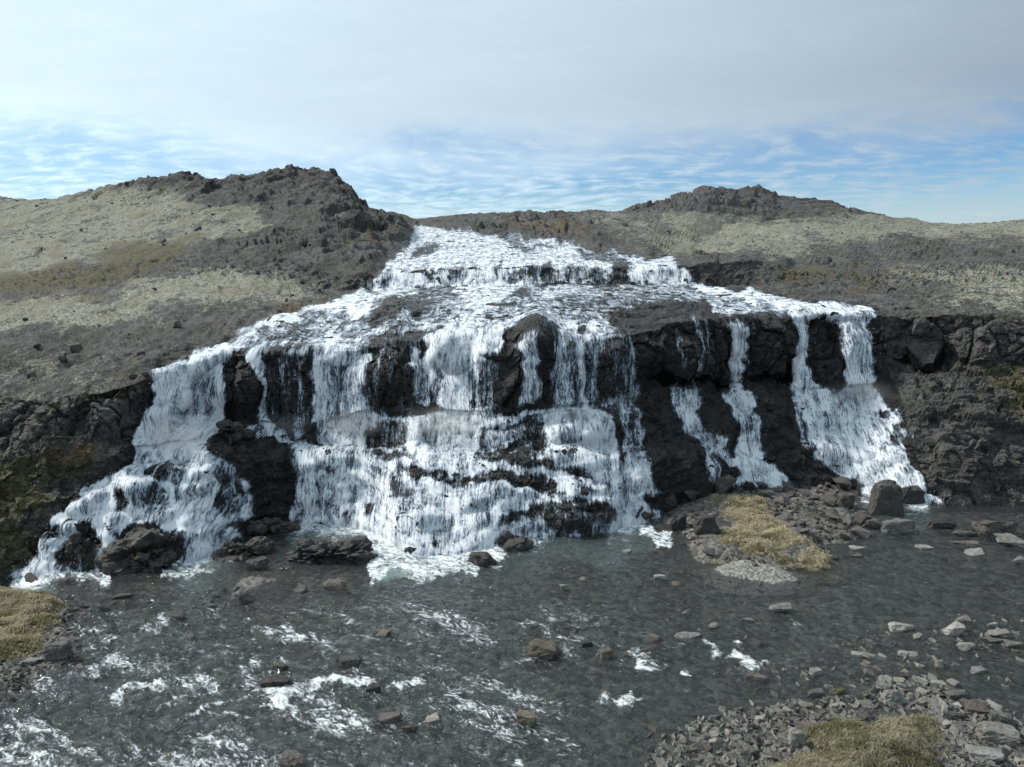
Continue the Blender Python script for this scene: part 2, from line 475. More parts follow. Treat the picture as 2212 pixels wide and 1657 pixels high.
MOSS = [   # how much of the ground wears pale moss
    (.15, [(-400, 300), (2620, 300), (2620, 420), (-400, 420)]),
    (.72, R(1, (-900, 480), (0, 450), (700, 400), (1100, 420), (1500, 480), (1700, 600), (1600, 720), (1000, 780), (600, 900), (0, 930), (-900, 950))),
    (.12, R(1, (1000, 380), (1700, 350), (2167, 400), (2600, 600), (2400, 800), (1700, 560), (1300, 500))),  # bare rocky summit; shade on its right flank also painted as thin moss
    (.12, R(1, (1080, 880), (1400, 730), (1900, 690), (2300, 700), (2400, 1000), (1850, 950), (1400, 900))),
    (.85, R(1, (700, 1030), (1150, 920), (1700, 920), (1950, 1080), (1800, 1120), (1300, 1140), (800, 1150))),
    (.92, R(1, (-900, 1180), (0, 1130), (400, 1100), (900, 1130), (1000, 1200), (500, 1260), (0, 1290), (-900, 1300))),
    (.22, R(1, (-900, 1320), (0, 1310), (600, 1260), (1500, 1190), (1300, 1350), (900, 1450), (300, 1520), (0, 1450), (-900, 1450))),
    (.45, R(4, (-900, 200), (0, 180), (500, 180), (700, 300), (600, 430), (200, 500), (0, 560), (-900, 600))),
    (.42, R(4, (-900, 620), (0, 600), (300, 500), (900, 250), (950, 480), (840, 760), (500, 1000), (300, 1200), (0, 1540), (-900, 1600))),
    (.78, R(3, (-300, 560), (400, 560), (900, 600), (1400, 590), (2900, 620), (2900, 800), (2100, 740), (1500, 720), (1000, 750), (600, 840), (0, 840), (-300, 740))),
    (.62, R(2, (1500, 560), (2167, 560), (2167, 830), (1900, 760), (1750, 720))),
    (.15, R(2, (950, 560), (1500, 570), (1750, 700), (2000, 780), (1700, 760), (1100, 690), (850, 650))),
    (.28, R(3, (800, 800), (1100, 740), (1700, 740), (2200, 800), (2900, 850), (2900, 900), (2100, 900), (1200, 890), (850, 860))),
    (.70, R(3, (1200, 900), (2900, 910), (2900, 1210), (1900, 1200), (1650, 1150), (1900, 1060), (1300, 1000))),
    (.25, R(3, (300, 1000), (900, 1050), (1300, 1050), (1700, 1150), (1500, 1200), (1050, 1180), (700, 1120), (400, 1060))),
    (.08, R(3, (1200, 1190), (2900, 1200), (2900, 1480), (1200, 1480))),
    (.18, R(6, (1200, 200), (2900, 200), (2900, 1100), (1450, 1100))),
    (.05, R(3, (-300, 440), (160, 390), (600, 390), (720, 460), (850, 530), (600, 610), (350, 550), (-300, 570))),
    (.35, R(3, (620, 450), (1000, 510), (1300, 570), (1000, 590), (700, 560))),
    (.05, R(3, (100, 850), (480, 850), (600, 900), (400, 1010), (100, 1010))),
]
M_MAP = bblur(paint(0.38, MOSS, 2), 6)
GREEN = [
    (.9, R(1, (-900, 900), (0, 880), (500, 860), (760, 720), (1200, 700), (1180, 790), (900, 950), (600, 1040), (0, 1100), (-900, 1120))),
    (.5, R(1, (1650, 560), (2000, 540), (2050, 640), (1700, 640))),
    (.6, R(1, (380, 1100), (700, 1060), (1200, 1130), (1200, 1190), (500, 1150))),
    (.6, R(1, (500, 1420), (800, 1380), (830, 1430), (550, 1470))),
    (1., R(4, (720, 300), (850, 215), (920, 230), (930, 290), (830, 320), (810, 410), (730, 410))),
    (.7, R(4, (1040, 200), (1100, 170), (1150, 170), (1120, 210), (1060, 240))),
    (.8, R(4, (-900, 900), (0, 800), (250, 780), (650, 800), (500, 950), (250, 1150), (150, 1400), (0, 1500), (-900, 1550))),
    (.8, R(3, (560, 900), (750, 870), (1200, 930), (1750, 1000), (1300, 1000), (1000, 1060), (700, 1010))),
    (.8, R(3, (-200, 640), (180, 660), (600, 690), (900, 720), (700, 740), (300, 720), (-200, 720))),
    (.6, R(3, (1050, 650), (1400, 640), (1350, 680), (1080, 680))),
    (.7, R(3, (700, 680), (1250, 710), (1200, 740), (850, 720))),
    (.8, R(2, (2000, 620), (2300, 610), (2300, 680), (2100, 670))),
    (.85, R(2, (300, 1190), (390, 1115), (520, 1110), (480, 1160), (400, 1210), (320, 1240), (340, 1300), (270, 1310))),
    (.7, R(2, (200, 690), (420, 700), (380, 780), (150, 820), (-200, 800))),
    (.8, R(6, (1830, 380), (1950, 300), (2167, 300), (2900, 300), (2900, 650), (2167, 600), (2000, 480), (1850, 430))),
    (.8, R(6, (1390, 180), (1650, 200), (1600, 270), (1450, 260))),
    (.7, R(3, (430, 1270), (500, 1280), (500, 1320), (440, 1320))),
]
G_MAP = bblur(paint(0.0, GREEN, 2), 7)
BROWN = [
    (.9, R(1, (-900, 1150), (0, 1100), (400, 1050), (700, 990), (720, 1040), (300, 1095), (0, 1130), (-900, 1200))),
    (.8, R(1, (1750, 1150), (1950, 1100), (2060, 1100), (1900, 1170), (1700, 1200))),
    (.8, R(1, (1690, 1110), (1780, 1060), (1830, 990), (1850, 1010), (1800, 1080), (1720, 1120))),
    (.7, R(3, (950, 1030), (1150, 1000), (1300, 1000), (1200, 1070), (1050, 1080))),
    (.7, R(2, (200, 680), (500, 690), (440, 740), (200, 790))),
    (.5, R(4, (200, 780), (650, 700), (650, 800), (400, 900))),
    (.6, R(2, (1000, 580), (1500, 590), (1700, 690), (1500, 720), (1100, 660))),
]
B_MAP = bblur(paint(0.0, BROWN, 2), 3)
WET = paint(0.0, [(1.0, [(310, 830), (330, 800), (480, 735), (600, 690), (720, 650), (760, 560), (895, 500), (1000, 495),
                         (1300, 545), (1490, 565), (1600, 600), (1640, 640), (1900, 660), (1925, 800), (2010, 1090), (1400, 1120),
                         (1300, 1300), (0, 1330), (0, 1230), (180, 1040), (300, 950)])], 14)

# ------------------------------------------------------------------ materials
MATS = {}


def new_mat(name):
    m = bpy.data.materials.new(name)
    m.use_nodes = True
    MATS[name] = m
    return m, NT(m.node_tree)


def mat_terrain():
    m, t = new_mat('terrain')
    P = t.n('ShaderNodeNewGeometry').outputs['Position']
    moss, green, brown, wet = (t.attr(a) for a in ('moss', 'green', 'brown', 'wet'))
    far = t.attr('far')                       # 0 near .. 1 far: fine grain grows coarser with the ground it covers
    Pc = t.scale(P, .9, .9, 1.6)
    n1 = t.noise(t.scale(P, .8, .45, 2.2), 0.30, 7, 0.66, 0.3)
    n2 = t.noise(Pc, 1.7, 6, 0.66)
    n3 = t.noise(P, 7.0, 5, 0.65)
    n4 = t.noise(P, 26.0, 3, 0.6)
    # rock
    rockn = t.math('ADD', t.math('MULTIPLY', n2, 0.5), t.math('MULTIPLY', n3, 0.5))
    rock = t.mix(t.rng(rockn, 0.34, 0.68), (0.036, 0.035, 0.034, 1), (0.155, 0.149, 0.140, 1))
    lich = t.rng(t.math('ADD', t.math('MULTIPLY', n4, 0.6), t.math('MULTIPLY', n2, 0.4)), 0.54, 0.68)
    rock = t.mix(t.math('MULTIPLY', lich, 0.5), rock, (0.24, 0.235, 0.21, 1))
    # scree: dark grey-violet grit
    scree = t.mix(t.rng(n3, 0.35, 0.65), (0.036, 0.034, 0.031, 1), (0.096, 0.090, 0.082, 1))
    ground = t.mix(t.rng(n1, 0.42, 0.6), rock, scree)
    # moss
    mcol = t.mix(t.rng(n3, 0.36, 0.64), (0.080, 0.077, 0.060, 1), (0.36, 0.347, 0.28, 1))
    mcol = t.mix(t.rng(n1, 0.45, 0.7), mcol, (0.175, 0.163, 0.115, 1))
    mn = t.math('ADD', t.math('MULTIPLY', n2, 0.34), t.math('ADD', t.math('MULTIPLY', n3, 0.20), t.math('MULTIPLY', n1, 0.46)))
    mn = t.math('ADD', 0.5, t.math('MULTIPLY', t.math('SUBTRACT', mn, 0.5), 4.4))
    mf = t.rng(t.math('ADD', mn, t.math('MULTIPLY', t.math('SUBTRACT', moss, 0.58), 1.35)), 0.32, 0.74)
    c = t.mix(mf, ground, mcol)
    gcol = t.mix(t.rng(n3, 0.35, 0.65), (0.046, 0.040, 0.020, 1), (0.135, 0.120, 0.058, 1))
    gf = t.rng(t.math('ADD', mn, t.math('MULTIPLY', t.math('SUBTRACT', green, 0.6), 0.9)), 0.42, 0.70)
    c = t.mix(t.math('MULTIPLY', gf, 0.85), c, gcol)
    bcol = t.mix(n3, (0.085, 0.060, 0.038, 1), (0.19, 0.14, 0.08, 1))
    bf = t.rng(t.math('ADD', mn, t.math('MULTIPLY', t.math('SUBTRACT', brown, 0.5), 1.0)), 0.45, 0.75)
    c = t.mix(bf, c, bcol)
    # soaked rock is darker and shines
    wetc = t.mix(t.rng(rockn, 0.36, 0.66), (0.010, 0.0095, 0.0095, 1), (0.045, 0.041, 0.039, 1))
    wf = t.rng(t.math('ADD', wet, t.math('MULTIPLY', t.math('SUBTRACT', n2, 0.5), 0.5)), 0.3, 0.7)
    wf = t.math('MULTIPLY', wf, t.math('SUBTRACT', 1.0, t.math('MULTIPLY', green, 0.9)))
    c = t.mix(wf, c, wetc)
    rough = t.math('SUBTRACT', 0.95, t.math('MULTIPLY', wf, 0.5))
    bed = t.noise(t.scale(P, 0.5, 0.5, 4.5), 1.6, 6, 0.62)
    wj = t.vmath('ADD', P, t.vmath('MULTIPLY', t.noise(P, 0.9, 3, .5, out=1), (0.7, 0.7, 0.7)))
    joint = t.rng(t.vor(t.scale(wj, 1.0, 1.0, 0.75), 1.35, feature='DISTANCE_TO_EDGE'), 0.0, 0.07)
    joint2 = t.rng(t.vor(t.scale(wj, 1.0, 1.0, 1.4), 4.2, feature='DISTANCE_TO_EDGE'), 0.0, 0.10)
    bare = t.math('SUBTRACT', 1.0, mf)
    vor = t.math('ADD', t.math('MULTIPLY', bed, 3.2), t.math('ADD', t.math('MULTIPLY', joint, 1.0), t.math('MULTIPLY', joint2, 0.6)))
    vor = t.math('MULTIPLY', vor, bare)
    hb = t.math('ADD', t.math('MULTIPLY', n2, 0.6), t.math('ADD', t.math('MULTIPLY', n3, 0.30), t.math('MULTIPLY', n4, 0.10)))
    hb = t.math('ADD', hb, t.math('MULTIPLY', vor, 0.10))
    bump = t.n('ShaderNodeBump', {'Height': hb, 'Strength': 0.9, 'Distance': 0.45}).outputs[0]
    p = t.n('ShaderNodeBsdfPrincipled', {'Base Color': c, 'Roughness': rough, 'Normal': bump, 'Specular IOR Level': 0.35})
    t.n('ShaderNodeOutputMaterial', {'Surface': p.outputs[0]})
    return m


def mat_white_water():
    m, t = new_mat('white_water')
    uv = t.n('ShaderNodeUVMap', uv_map='flow').outputs[0]
    W = t.attr('water_amount')
    fall = t.attr('fall')
    wob = t.vmath('ADD', uv, t.vmath('MULTIPLY', t.vmath('SUBTRACT', t.noise(uv, 1.2, 3, .5, out=1), (.5, .5, .5)), (0.30, 0.30, 0)))
    s0 = t.noise(t.scale(wob, 2.6, 0.30, 1), 1.0, 3, 0.6)         # bundles of threads
    s1 = t.noise(t.scale(wob, 9.0, 0.75, 1), 1.0, 5, 0.68)        # long threads
    s2 = t.noise(t.scale(wob, 24.0, 6.0, 1), 1.0, 4, 0.68)        # broken into drops
    f0 = t.noise(t.scale(wob, 1.1, 0.8, 1), 1.0, 3, 0.6)          # clumps of foam on the slopes
    f1 = t.noise(t.scale(wob, 5.0, 3.0, 1), 1.0, 6, 0.70)
    f2 = t.noise(t.scale(wob, 17.0, 12.0, 1), 1.0, 4, 0.68)
    thr = t.math('ADD', t.math('MULTIPLY', s0, 0.32), t.math('ADD', t.math('MULTIPLY', s1, 0.42), t.math('MULTIPLY', s2, 0.26)))
    foam = t.math('ADD', t.math('MULTIPLY', f0, 0.25), t.math('ADD', t.math('MULTIPLY', f1, 0.45), t.math('MULTIPLY', f2, 0.30)))
    n = t.n('ShaderNodeMix', {0: fall, 2: foam, 3: thr}, data_type='FLOAT').outputs[0]
    # filaments: bright ridges where two noises meet
    g1 = t.noise(t.scale(wob, 9.0, 2.0, 1), 1.0, 4, 0.6)
    fil = t.rng(t.math('ABSOLUTE', t.math('SUBTRACT', g1, 0.5)), 0.0, 0.12, 1.0, 0.0)
    nn = t.math('ADD', t.math('MULTIPLY', t.math('SUBTRACT', n, 0.5), 4.6), t.math('MULTIPLY', t.math('SUBTRACT', fil, 0.45), 0.30))
    # thick and thin places: the sheet breaks up where it runs over rock
    m0 = t.noise(t.scale(wob, 0.9, 0.55, 1), 1.0, 4, 0.62)
    m1 = t.noise(t.scale(wob, 2.4, 1.5, 1), 1.0, 4, 0.65)
    brk = t.math('ADD', t.math('MULTIPLY', t.math('SUBTRACT', m0, 0.5), 1.5), t.math('MULTIPLY', t.math('SUBTRACT', m1, 0.5), 1.6))
    brk = t.math('MULTIPLY', brk, t.attr('broken'))
    a = t.math('ADD', t.math('ADD', t.math('ADD', 0.5, nn), brk), t.math('MULTIPLY', t.math('SUBTRACT', W, 0.62), 1.15))
    alpha = t.rng(a, 0.08, 1.08)
    thick = t.rng(a, 0.30, 1.15)
    col = t.mix(thick, (0.56, 0.68, 0.82, 1), (0.96, 0.98, 1.0, 1))
    # a cloud of drops has no skin: it takes light from above as well as from in front
    N = t.n('ShaderNodeNewGeometry').outputs['Normal']
    bump = t.n('ShaderNodeBump', {'Height': nn, 'Strength': 0.15, 'Distance': 0.05}).outputs[0]
    bump = t.vmath('NORMALIZE', t.vmath('ADD', bump, (0.0, 0.0, 0.9)))
    dif = t.n('ShaderNodeBsdfDiffuse', {'Color': col, 'Normal': bump}).outputs[0]
    trl = t.n('ShaderNodeBsdfTranslucent', {'Color': (0.88, 0.93, 0.97, 1), 'Normal': bump}).outputs[0]
    wh = t.n('ShaderNodeMixShader', {0: 0.30, 1: dif, 2: trl}).outputs[0]
    tr = t.n('ShaderNodeBsdfTransparent').outputs[0]
    o = t.n('ShaderNodeMixShader', {0: alpha, 1: tr, 2: wh}).outputs[0]
    t.n('ShaderNodeOutputMaterial', {'Surface': o})
    return m


def mat_spray():
    m, t = new_mat('spray')
    dif = t.n('ShaderNodeBsdfDiffuse', {'Color': (0.92, 0.94, 0.96, 1)}).outputs[0]
    trl = t.n('ShaderNodeBsdfTranslucent', {'Color': (0.9, 0.93, 0.96, 1)}).outputs[0]
    t.n('ShaderNodeOutputMaterial', {'Surface': t.n('ShaderNodeMixShader', {0: 0.5, 1: dif, 2: trl}).outputs[0]})
    return m


def mat_river():
    m, t = new_mat('river_water')
    P = t.n('ShaderNodeNewGeometry').outputs['Position']
    foam = t.attr('foam')
    milky = t.attr('milky')
    # flow runs towards the lower left
    rot = t.n('ShaderNodeVectorRotate', {'Vector': P, 'Angle': math.radians(32)}, rotation_type='Z_AXIS').outputs[0]
    st = t.scale(rot, 0.75, 1.5, 1.0)
    wob = t.vmath('ADD', st, t.vmath('MULTIPLY', t.vmath('SUBTRACT', t.noise(st, 0.9, 3, .5, out=1), (.5, .5, .5)), (.9, .9, 0)))
    r1 = t.noise(wob, 2.4, 4, 0.6, 0.4)
    r2 = t.noise(wob, 8.0, 4, 0.6, 0.3)
    hb = t.math('ADD', t.math('MULTIPLY', r1, 0.7), t.math('MULTIPLY', r2, 0.3))
    bump = t.n('ShaderNodeBump', {'Height': hb, 'Strength': 1.0, 'Distance': 0.36}).outputs[0]
    fr = t.n('ShaderNodeFresnel', {'IOR': 1.33, 'Normal': bump}).outputs[0]
    gl = t.n('ShaderNodeBsdfGlossy', {'Color': (1, 1, 1, 1), 'Roughness': 0.07, 'Normal': bump}).outputs[0]
    tr = t.n('ShaderNodeBsdfTransparent', {'Color': (0.72, 0.77, 0.77, 1)}).outputs[0]
    milk = t.n('ShaderNodeBsdfDiffuse', {'Color': (0.36, 0.50, 0.50, 1), 'Normal': bump}).outputs[0]
    turb = t.n('ShaderNodeBsdfDiffuse', {'Color': (0.115, 0.122, 0.118, 1), 'Normal': bump}).outputs[0]
    tr = t.n('ShaderNodeMixShader', {0: 0.17, 1: tr, 2: turb}).outputs[0]
    body = t.n('ShaderNodeMixShader', {0: milky, 1: tr, 2: milk}).outputs[0]
    w = t.n('ShaderNodeMixShader', {0: fr, 1: body, 2: gl}).outputs[0]
    f1 = t.noise(wob, 1.5, 6, 0.68, 0.8)
    f2 = t.noise(wob, 9.0, 5, 0.68, 0.3)
    fa = t.math('ADD', t.math('MULTIPLY', f1, 0.55), t.math('MULTIPLY', f2, 0.45))
    g1 = t.noise(wob, 3.4, 4, 0.6, 0.6)
    fil = t.rng(t.math('ABSOLUTE', t.math('SUBTRACT', g1, 0.5)), 0.0, 0.09, 1.0, 0.0)
    fn = t.math('ADD', t.math('MULTIPLY', t.math('SUBTRACT', fa, 0.5), 4.2), t.math('MULTIPLY', t.math('SUBTRACT', fil, 0.4), 0.30))
    fn = t.math('ADD', t.math('ADD', fn, 0.5), t.math('MULTIPLY', t.math('SUBTRACT', foam, 0.55), 1.25))
    ff = t.rng(fn, 0.34, 1.10)
    fbump = t.n('ShaderNodeBump', {'Height': fa, 'Strength': 0.9, 'Distance': 0.25}).outputs[0]
    fd = t.n('ShaderNodeBsdfPrincipled', {'Base Color': (0.85, 0.89, 0.91, 1), 'Roughness': 0.5, 'Normal': fbump}).outputs[0]
    o = t.n('ShaderNodeMixShader', {0: ff, 1: w, 2: fd}).outputs[0]
    t.n('ShaderNodeOutputMaterial', {'Surface': o})
    return m


def mat_gravel(name, dark, light, sc):
    m, t = new_mat(name)
    P = t.n('ShaderNodeNewGeometry').outputs['Position']
    cell = t.n('ShaderNodeTexVoronoi', {'Vector': P, 'Scale': sc}, feature='F1')
    rnd = t.n('ShaderNodeSeparateColor', {0: cell.outputs['Color']}).outputs[0]
    n = t.noise(P, 0.8, 4, 0.6)
    f = t.math('ADD', t.math('MULTIPLY', rnd, 0.7), t.math('MULTIPLY', n, 0.5))
    c = t.mix(t.rng(f, 0.2, 1.0), (*dark, 1), (*light, 1))
    c2 = t.noise(P, 60.0, 3, 0.6)
    c = t.mul(c, t.rng(c2, 0.3, 0.7, 0.75, 1.2))
    h = t.math('ADD', t.math('SUBTRACT', 1.0, cell.outputs['Distance']), t.math('MULTIPLY', n, 0.6))
    b = t.n('ShaderNodeBump', {'Height': h, 'Strength': 0.9, 'Distance': 0.5 / sc}).outputs[0]
    p = t.n('ShaderNodeBsdfPrincipled', {'Base Color': c, 'Roughness': 0.85, 'Normal': b}).outputs[0]
    t.n('ShaderNodeOutputMaterial', {'Surface': p})
    return m


def mat_stone(name, dark, light, rough=0.85, moss=0.0, spec=0.4):
    m, t = new_mat(name)
    P = t.n('ShaderNodeNewGeometry').outputs['Position']
    rnd = t.n('ShaderNodeObjectInfo').outputs['Random']
    n1 = t.noise(P, 2.2, 5, 0.65)
    n2 = t.noise(P, 11.0, 5, 0.65)
    n3 = t.noise(P, 45.0, 3, 0.6)
    f = t.math('ADD', t.math('MULTIPLY', n1, 0.5), t.math('MULTIPLY', n2, 0.5))
    c = t.mix(t.rng(f, 0.3, 0.7), (*dark, 1), (*light, 1))
    c = t.mul(c, t.rng(rnd, 0, 1, 0.72, 1.3, smooth=False))
    warm = t.mix(t.math('FRACT', t.math('MULTIPLY', rnd, 7.31)), (0.94, 0.98, 1.02, 1), (1.06, 0.99, 0.92, 1))
    nd = t.n('ShaderNodeMix', data_type='RGBA', blend_type='MULTIPLY')
    nd.inputs[0].default_value = 1.0
    t.t.links.new(c, nd.inputs[6])
    t.t.links.new(warm, nd.inputs[7])
    c = nd.outputs[2]
    c = t.mix(t.math('MULTIPLY', t.rng(n3, 0.56, 0.7), 0.35), c, (0.30, 0.29, 0.26, 1))
    if moss:
        c = t.mix(t.math('MULTIPLY', t.rng(n1, 0.62 - moss * .2, 0.75 - moss * .2), 0.8), c, (0.10, 0.085, 0.025, 1))
    h = t.math('ADD', t.math('MULTIPLY', n2, 0.7), t.math('MULTIPLY', n3, 0.3))
    b = t.n('ShaderNodeBump', {'Height': h, 'Strength': 0.8, 'Distance': 0.10}).outputs[0]
    p = t.n('ShaderNodeBsdfPrincipled', {'Base Color': c, 'Roughness': rough, 'Normal': b, 'Specular IOR Level': spec}).outputs[0]
    t.n('ShaderNodeOutputMaterial', {'Surface': p})
    return m


def mat_turf(name, a, b, g):
    m, t = new_mat(name)
    P = t.n('ShaderNodeNewGeometry').outputs['Position']
    n1 = t.noise(P, 0.9, 5, 0.6)
    n2 = t.noise(P, 9.0, 5, 0.65)
    c = t.mix(t.rng(n2, 0.3, 0.7), (*a, 1), (*b, 1))
    c = t.mix(t.math('MULTIPLY', t.rng(t.noise(P, 1.5, 5, 0.65), 0.47, 0.60), 0.85), c, (*g, 1))
    bm = t.n('ShaderNodeBump', {'Height': n2, 'Strength': 0.9, 'Distance': 0.15}).outputs[0]
    p = t.n('ShaderNodeBsdfPrincipled', {'Base Color': c, 'Roughness': 0.95, 'Normal': bm, 'Specular IOR Level': 0.1}).outputs[0]
    tl = t.n('ShaderNodeBsdfTranslucent', {'Color': c}).outputs[0]
    t.n('ShaderNodeOutputMaterial', {'Surface': t.n('ShaderNodeMixShader', {0: 0.25, 1: p, 2: tl}).outputs[0]})
    return m


mat_terrain()
mat_white_water()
mat_spray()
mat_river()
mat_gravel('bed_gravel', (0.026, 0.025, 0.023), (0.19, 0.178, 0.152), 4.2)
mat_gravel('bank_gravel', (0.045, 0.042, 0.038), (0.15, 0.14, 0.125), 7.0)
mat_gravel('pale_gravel', (0.10, 0.095, 0.085), (0.27, 0.26, 0.235), 11.0)
mat_stone('stone_grey', (0.062, 0.058, 0.053), (0.19, 0.178, 0.162))
mat_stone('stone_pale', (0.11, 0.105, 0.095), (0.31, 0.30, 0.275))
mat_stone('stone_dark', (0.028, 0.026, 0.025), (0.10, 0.092, 0.086), 0.7)
mat_stone('stone_wet', (0.010, 0.009, 0.009), (0.050, 0.044, 0.039), 0.38, 0.25, 0.5)
mat_stone('stone_brown', (0.050, 0.043, 0.037), (0.15, 0.13, 0.112))
mat_stone('stone_mossy', (0.055, 0.050, 0.040), (0.18, 0.165, 0.13), 0.9, 1.0)
mat_turf('turf_straw', (0.12, 0.10, 0.065), (0.36, 0.305, 0.20), (0.12, 0.11, 0.055))
mat_turf('turf_green', (0.085, 0.076, 0.048), (0.24, 0.215, 0.14), (0.10, 0.10, 0.05))
mat_turf('blade_straw', (0.42, 0.36, 0.245), (0.72, 0.63, 0.46), (0.27, 0.25, 0.13))
mat_turf('blade_green', (0.24, 0.22, 0.14), (0.50, 0.455, 0.32), (0.17, 0.17, 0.085))


# ------------------------------------------------------------------ mesh helpers
def link(name, me, mat=None, parent=None, **props):
    o = bpy.data.objects.new(name, me)
    C.objects.link(o)
    if mat and not me.materials:
        me.materials.append(MATS[mat])
    if parent:
        o.parent = parent
    for k, v in props.items():
        o[k] = v
    return o


def mesh_np(name, V, F, smooth=True):
    """V (n,3), F (m,k) with k = 3 or 4"""
    V = np.ascontiguousarray(V, np.float32)
    F = np.ascontiguousarray(F, np.int32)
    me = bpy.data.meshes.new(name)
    me.vertices.add(len(V))
    me.vertices.foreach_set('co', V.ravel())
    m, k = F.shape
    me.loops.add(m * k)
    me.loops.foreach_set('vertex_index', F.ravel())
    me.polygons.add(m)
    me.polygons.foreach_set('loop_start', np.arange(0, m * k, k, dtype=np.int32))
    me.polygons.foreach_set('use_smooth', np.full(m, smooth))
    me.update(calc_edges=True)
    return me


def fattr(me, name, vals):
    a = me.attributes.new(name, 'FLOAT', 'POINT')
    a.data.foreach_set('value', np.ascontiguousarray(vals, np.float32))


def grid_faces(nr, nc):
    i = np.arange(nr * nc).reshape(nr, nc)
    return np.stack([i[:-1, :-1], i[:-1, 1:], i[1:, 1:], i[1:, :-1]], -1)      # (nr-1,nc-1,4)


def grid_normals(P):
    du = np.gradient(P, axis=1)
    dv = np.gradient(P, axis=0)
    n = np.cross(du, dv)
    return n / (np.linalg.norm(n, axis=-1, keepdims=True) + 1e-9)

# ------------------------------------------------------------------ the hill: one surface lofted through curves that follow its ledges
COLS = np.arange(-360, 2575, 2.8)


def curve(pts, mode='Y'):
    p = np.array(pts, float)
    py = np.interp(COLS, p[:, 0], p[:, 1])
    v = np.interp(COLS, p[:, 0], p[:, 2])
    return at_Y(COLS, py, v) if mode == 'Y' else at_z(COLS, py, v)


K1 = curve([(-360, 1330, 0), (0, 1265, 0), (40, 1250, 0), (240, 1235, 0), (400, 1218, 0), (470, 1190, 0), (560, 1138, 0), (640, 1130, 0), (790, 1138, 0), (850, 1170, 0), (890, 1205, 0), (1000, 1198, 0),
            (1100, 1172, 0), (1300, 1150, 0), (1440, 1105, .1), (1560, 1060, .4), (1700, 1045, .5), (1850, 1055, .2), (1990, 1085, 0),
            (2212, 1095, 0), (2575, 1110, 0)], 'z')
K0 = K1 + np.array([0, -0.5, 0])
K0[:, 2] = -1.2
K2p = [(-360, 1110, 26), (0, 1110, 26.8), (170, 1075, 27.5), (300, 1060, 28), (450, 1000, 29.2), (540, 985, 31.3), (620, 985, 32.2), (800, 985, 32.4),
       (900, 985, 31.9), (1000, 985, 31.5), (1200, 985, 31.6), (1400, 985, 33), (1500, 1000, 35.2), (1700, 985, 36.4), (1850, 985, 36.8), (1960, 960, 36.5),
       (2080, 950, 36), (2212, 950, 35.5), (2575, 950, 34.5)]
K2 = curve(K2p)
K3 = curve([(x, y - (13 if 560 < x < 1420 else 22), Y + (1.0 if 560 < x < 1420 else 0.45)) for x, y, Y in K2p])
K4 = curve([(-360, 1000, 27.2), (0, 1000, 28.0), (60, 985, 28.3), (104, 955, 28.8), (226, 944, 29.3), (288, 972, 29.6), (400, 965, 30.6), (480, 930, 32.6),
            (560, 920, 33.8), (650, 935, 34.1), (720, 910, 34.1), (800, 890, 34.2), (900, 890, 34.0), (1000, 895, 33.7), (1100, 890, 33.6),
            (1200, 885, 33.9), (1340, 868, 35.0), (1420, 850, 36.8), (1560, 848, 38.2), (1700, 845, 38.8), (1760, 845, 39.2), (1880, 835, 39.9),
            (1960, 800, 40.2), (2080, 795, 39.7), (2212, 790, 38.6), (2575, 790, 37)])
K5p = [(-360, 870, 31.0), (0, 850, 31.6), (60, 862, 30.4), (104, 872, 29.5), (187, 848, 29.8), (278, 826, 30.4), (330, 815, 31), (400, 790, 32.2), (480, 770, 33.9),
       (560, 765, 34.6), (650, 765, 35), (720, 758, 35.2), (800, 750, 35.3), (850, 745, 35.4), (900, 735, 35.5), (1000, 722, 35.2), (1100, 715, 35.2),
       (1180, 722, 35.3), (1250, 730, 35.3), (1340, 728, 36), (1385, 722, 37), (1450, 700, 38.3), (1600, 690, 39.4), (1700, 690, 40), (1760, 675, 40.8),
       (1880, 682, 41.4), (1960, 685, 41.6), (2040, 680, 41), (2212, 690, 39.4), (2575, 700, 38)]
K5 = curve(K5p)
f4 = lambda a: K4 + (K5 - K4) * a
oh = np.clip(np.minimum((COLS - 1370) / 30, (1725 - COLS) / 30), 0, 1)[:, None]         # overhanging blocks between the right falls
ca = np.clip(np.minimum((COLS - 1915) / 40, (2070 - COLS) / 50), 0, 1)[:, None]         # hollow under the right cliff
lipY = K5[:, 1]
K4a = f4(0.22) * (1 - oh) + at_Y(COLS, np.full(COLS.shape, 815.), lipY + 0.9) * oh
K4a = K4a * (1 - ca) + at_Y(COLS, np.full(COLS.shape, 775.), lipY + 1.0) * ca
K4b = f4(0.45) * (1 - oh) + at_Y(COLS, 800 + 14 * np.sin(COLS * .021), lipY - 0.35) * oh
K4b = K4b * (1 - ca) + at_Y(COLS, np.full(COLS.shape, 748.), lipY - 0.1) * ca
K6 = curve([(-360, 760, 42), (0, 745, 42), (200, 740, 41), (330, 770, 33.6), (480, 737, 36.5), (600, 700, 40), (720, 662, 46), (800, 680, 42),
            (1000, 675, 42), (1200, 675, 42.5), (1400, 665, 44), (1600, 660, 46), (1760, 657, 46.5), (1880, 655, 47), (2040, 650, 46.5),
            (2212, 655, 45), (2575, 660, 44)])
K7 = curve([(-360, 690, 60), (0, 655, 60), (130, 628, 62), (250, 605, 64), (400, 600, 62), (550, 600, 61), (700, 625, 60), (770, 630, 60),
            (800, 631, 60), (1000, 622, 60), (1200, 618, 60.5), (1490, 618, 61), (1600, 615, 62), (1700, 620, 60), (1830, 630, 57), (2000, 620, 61),
            (2212, 610, 66), (2575, 600, 70)])
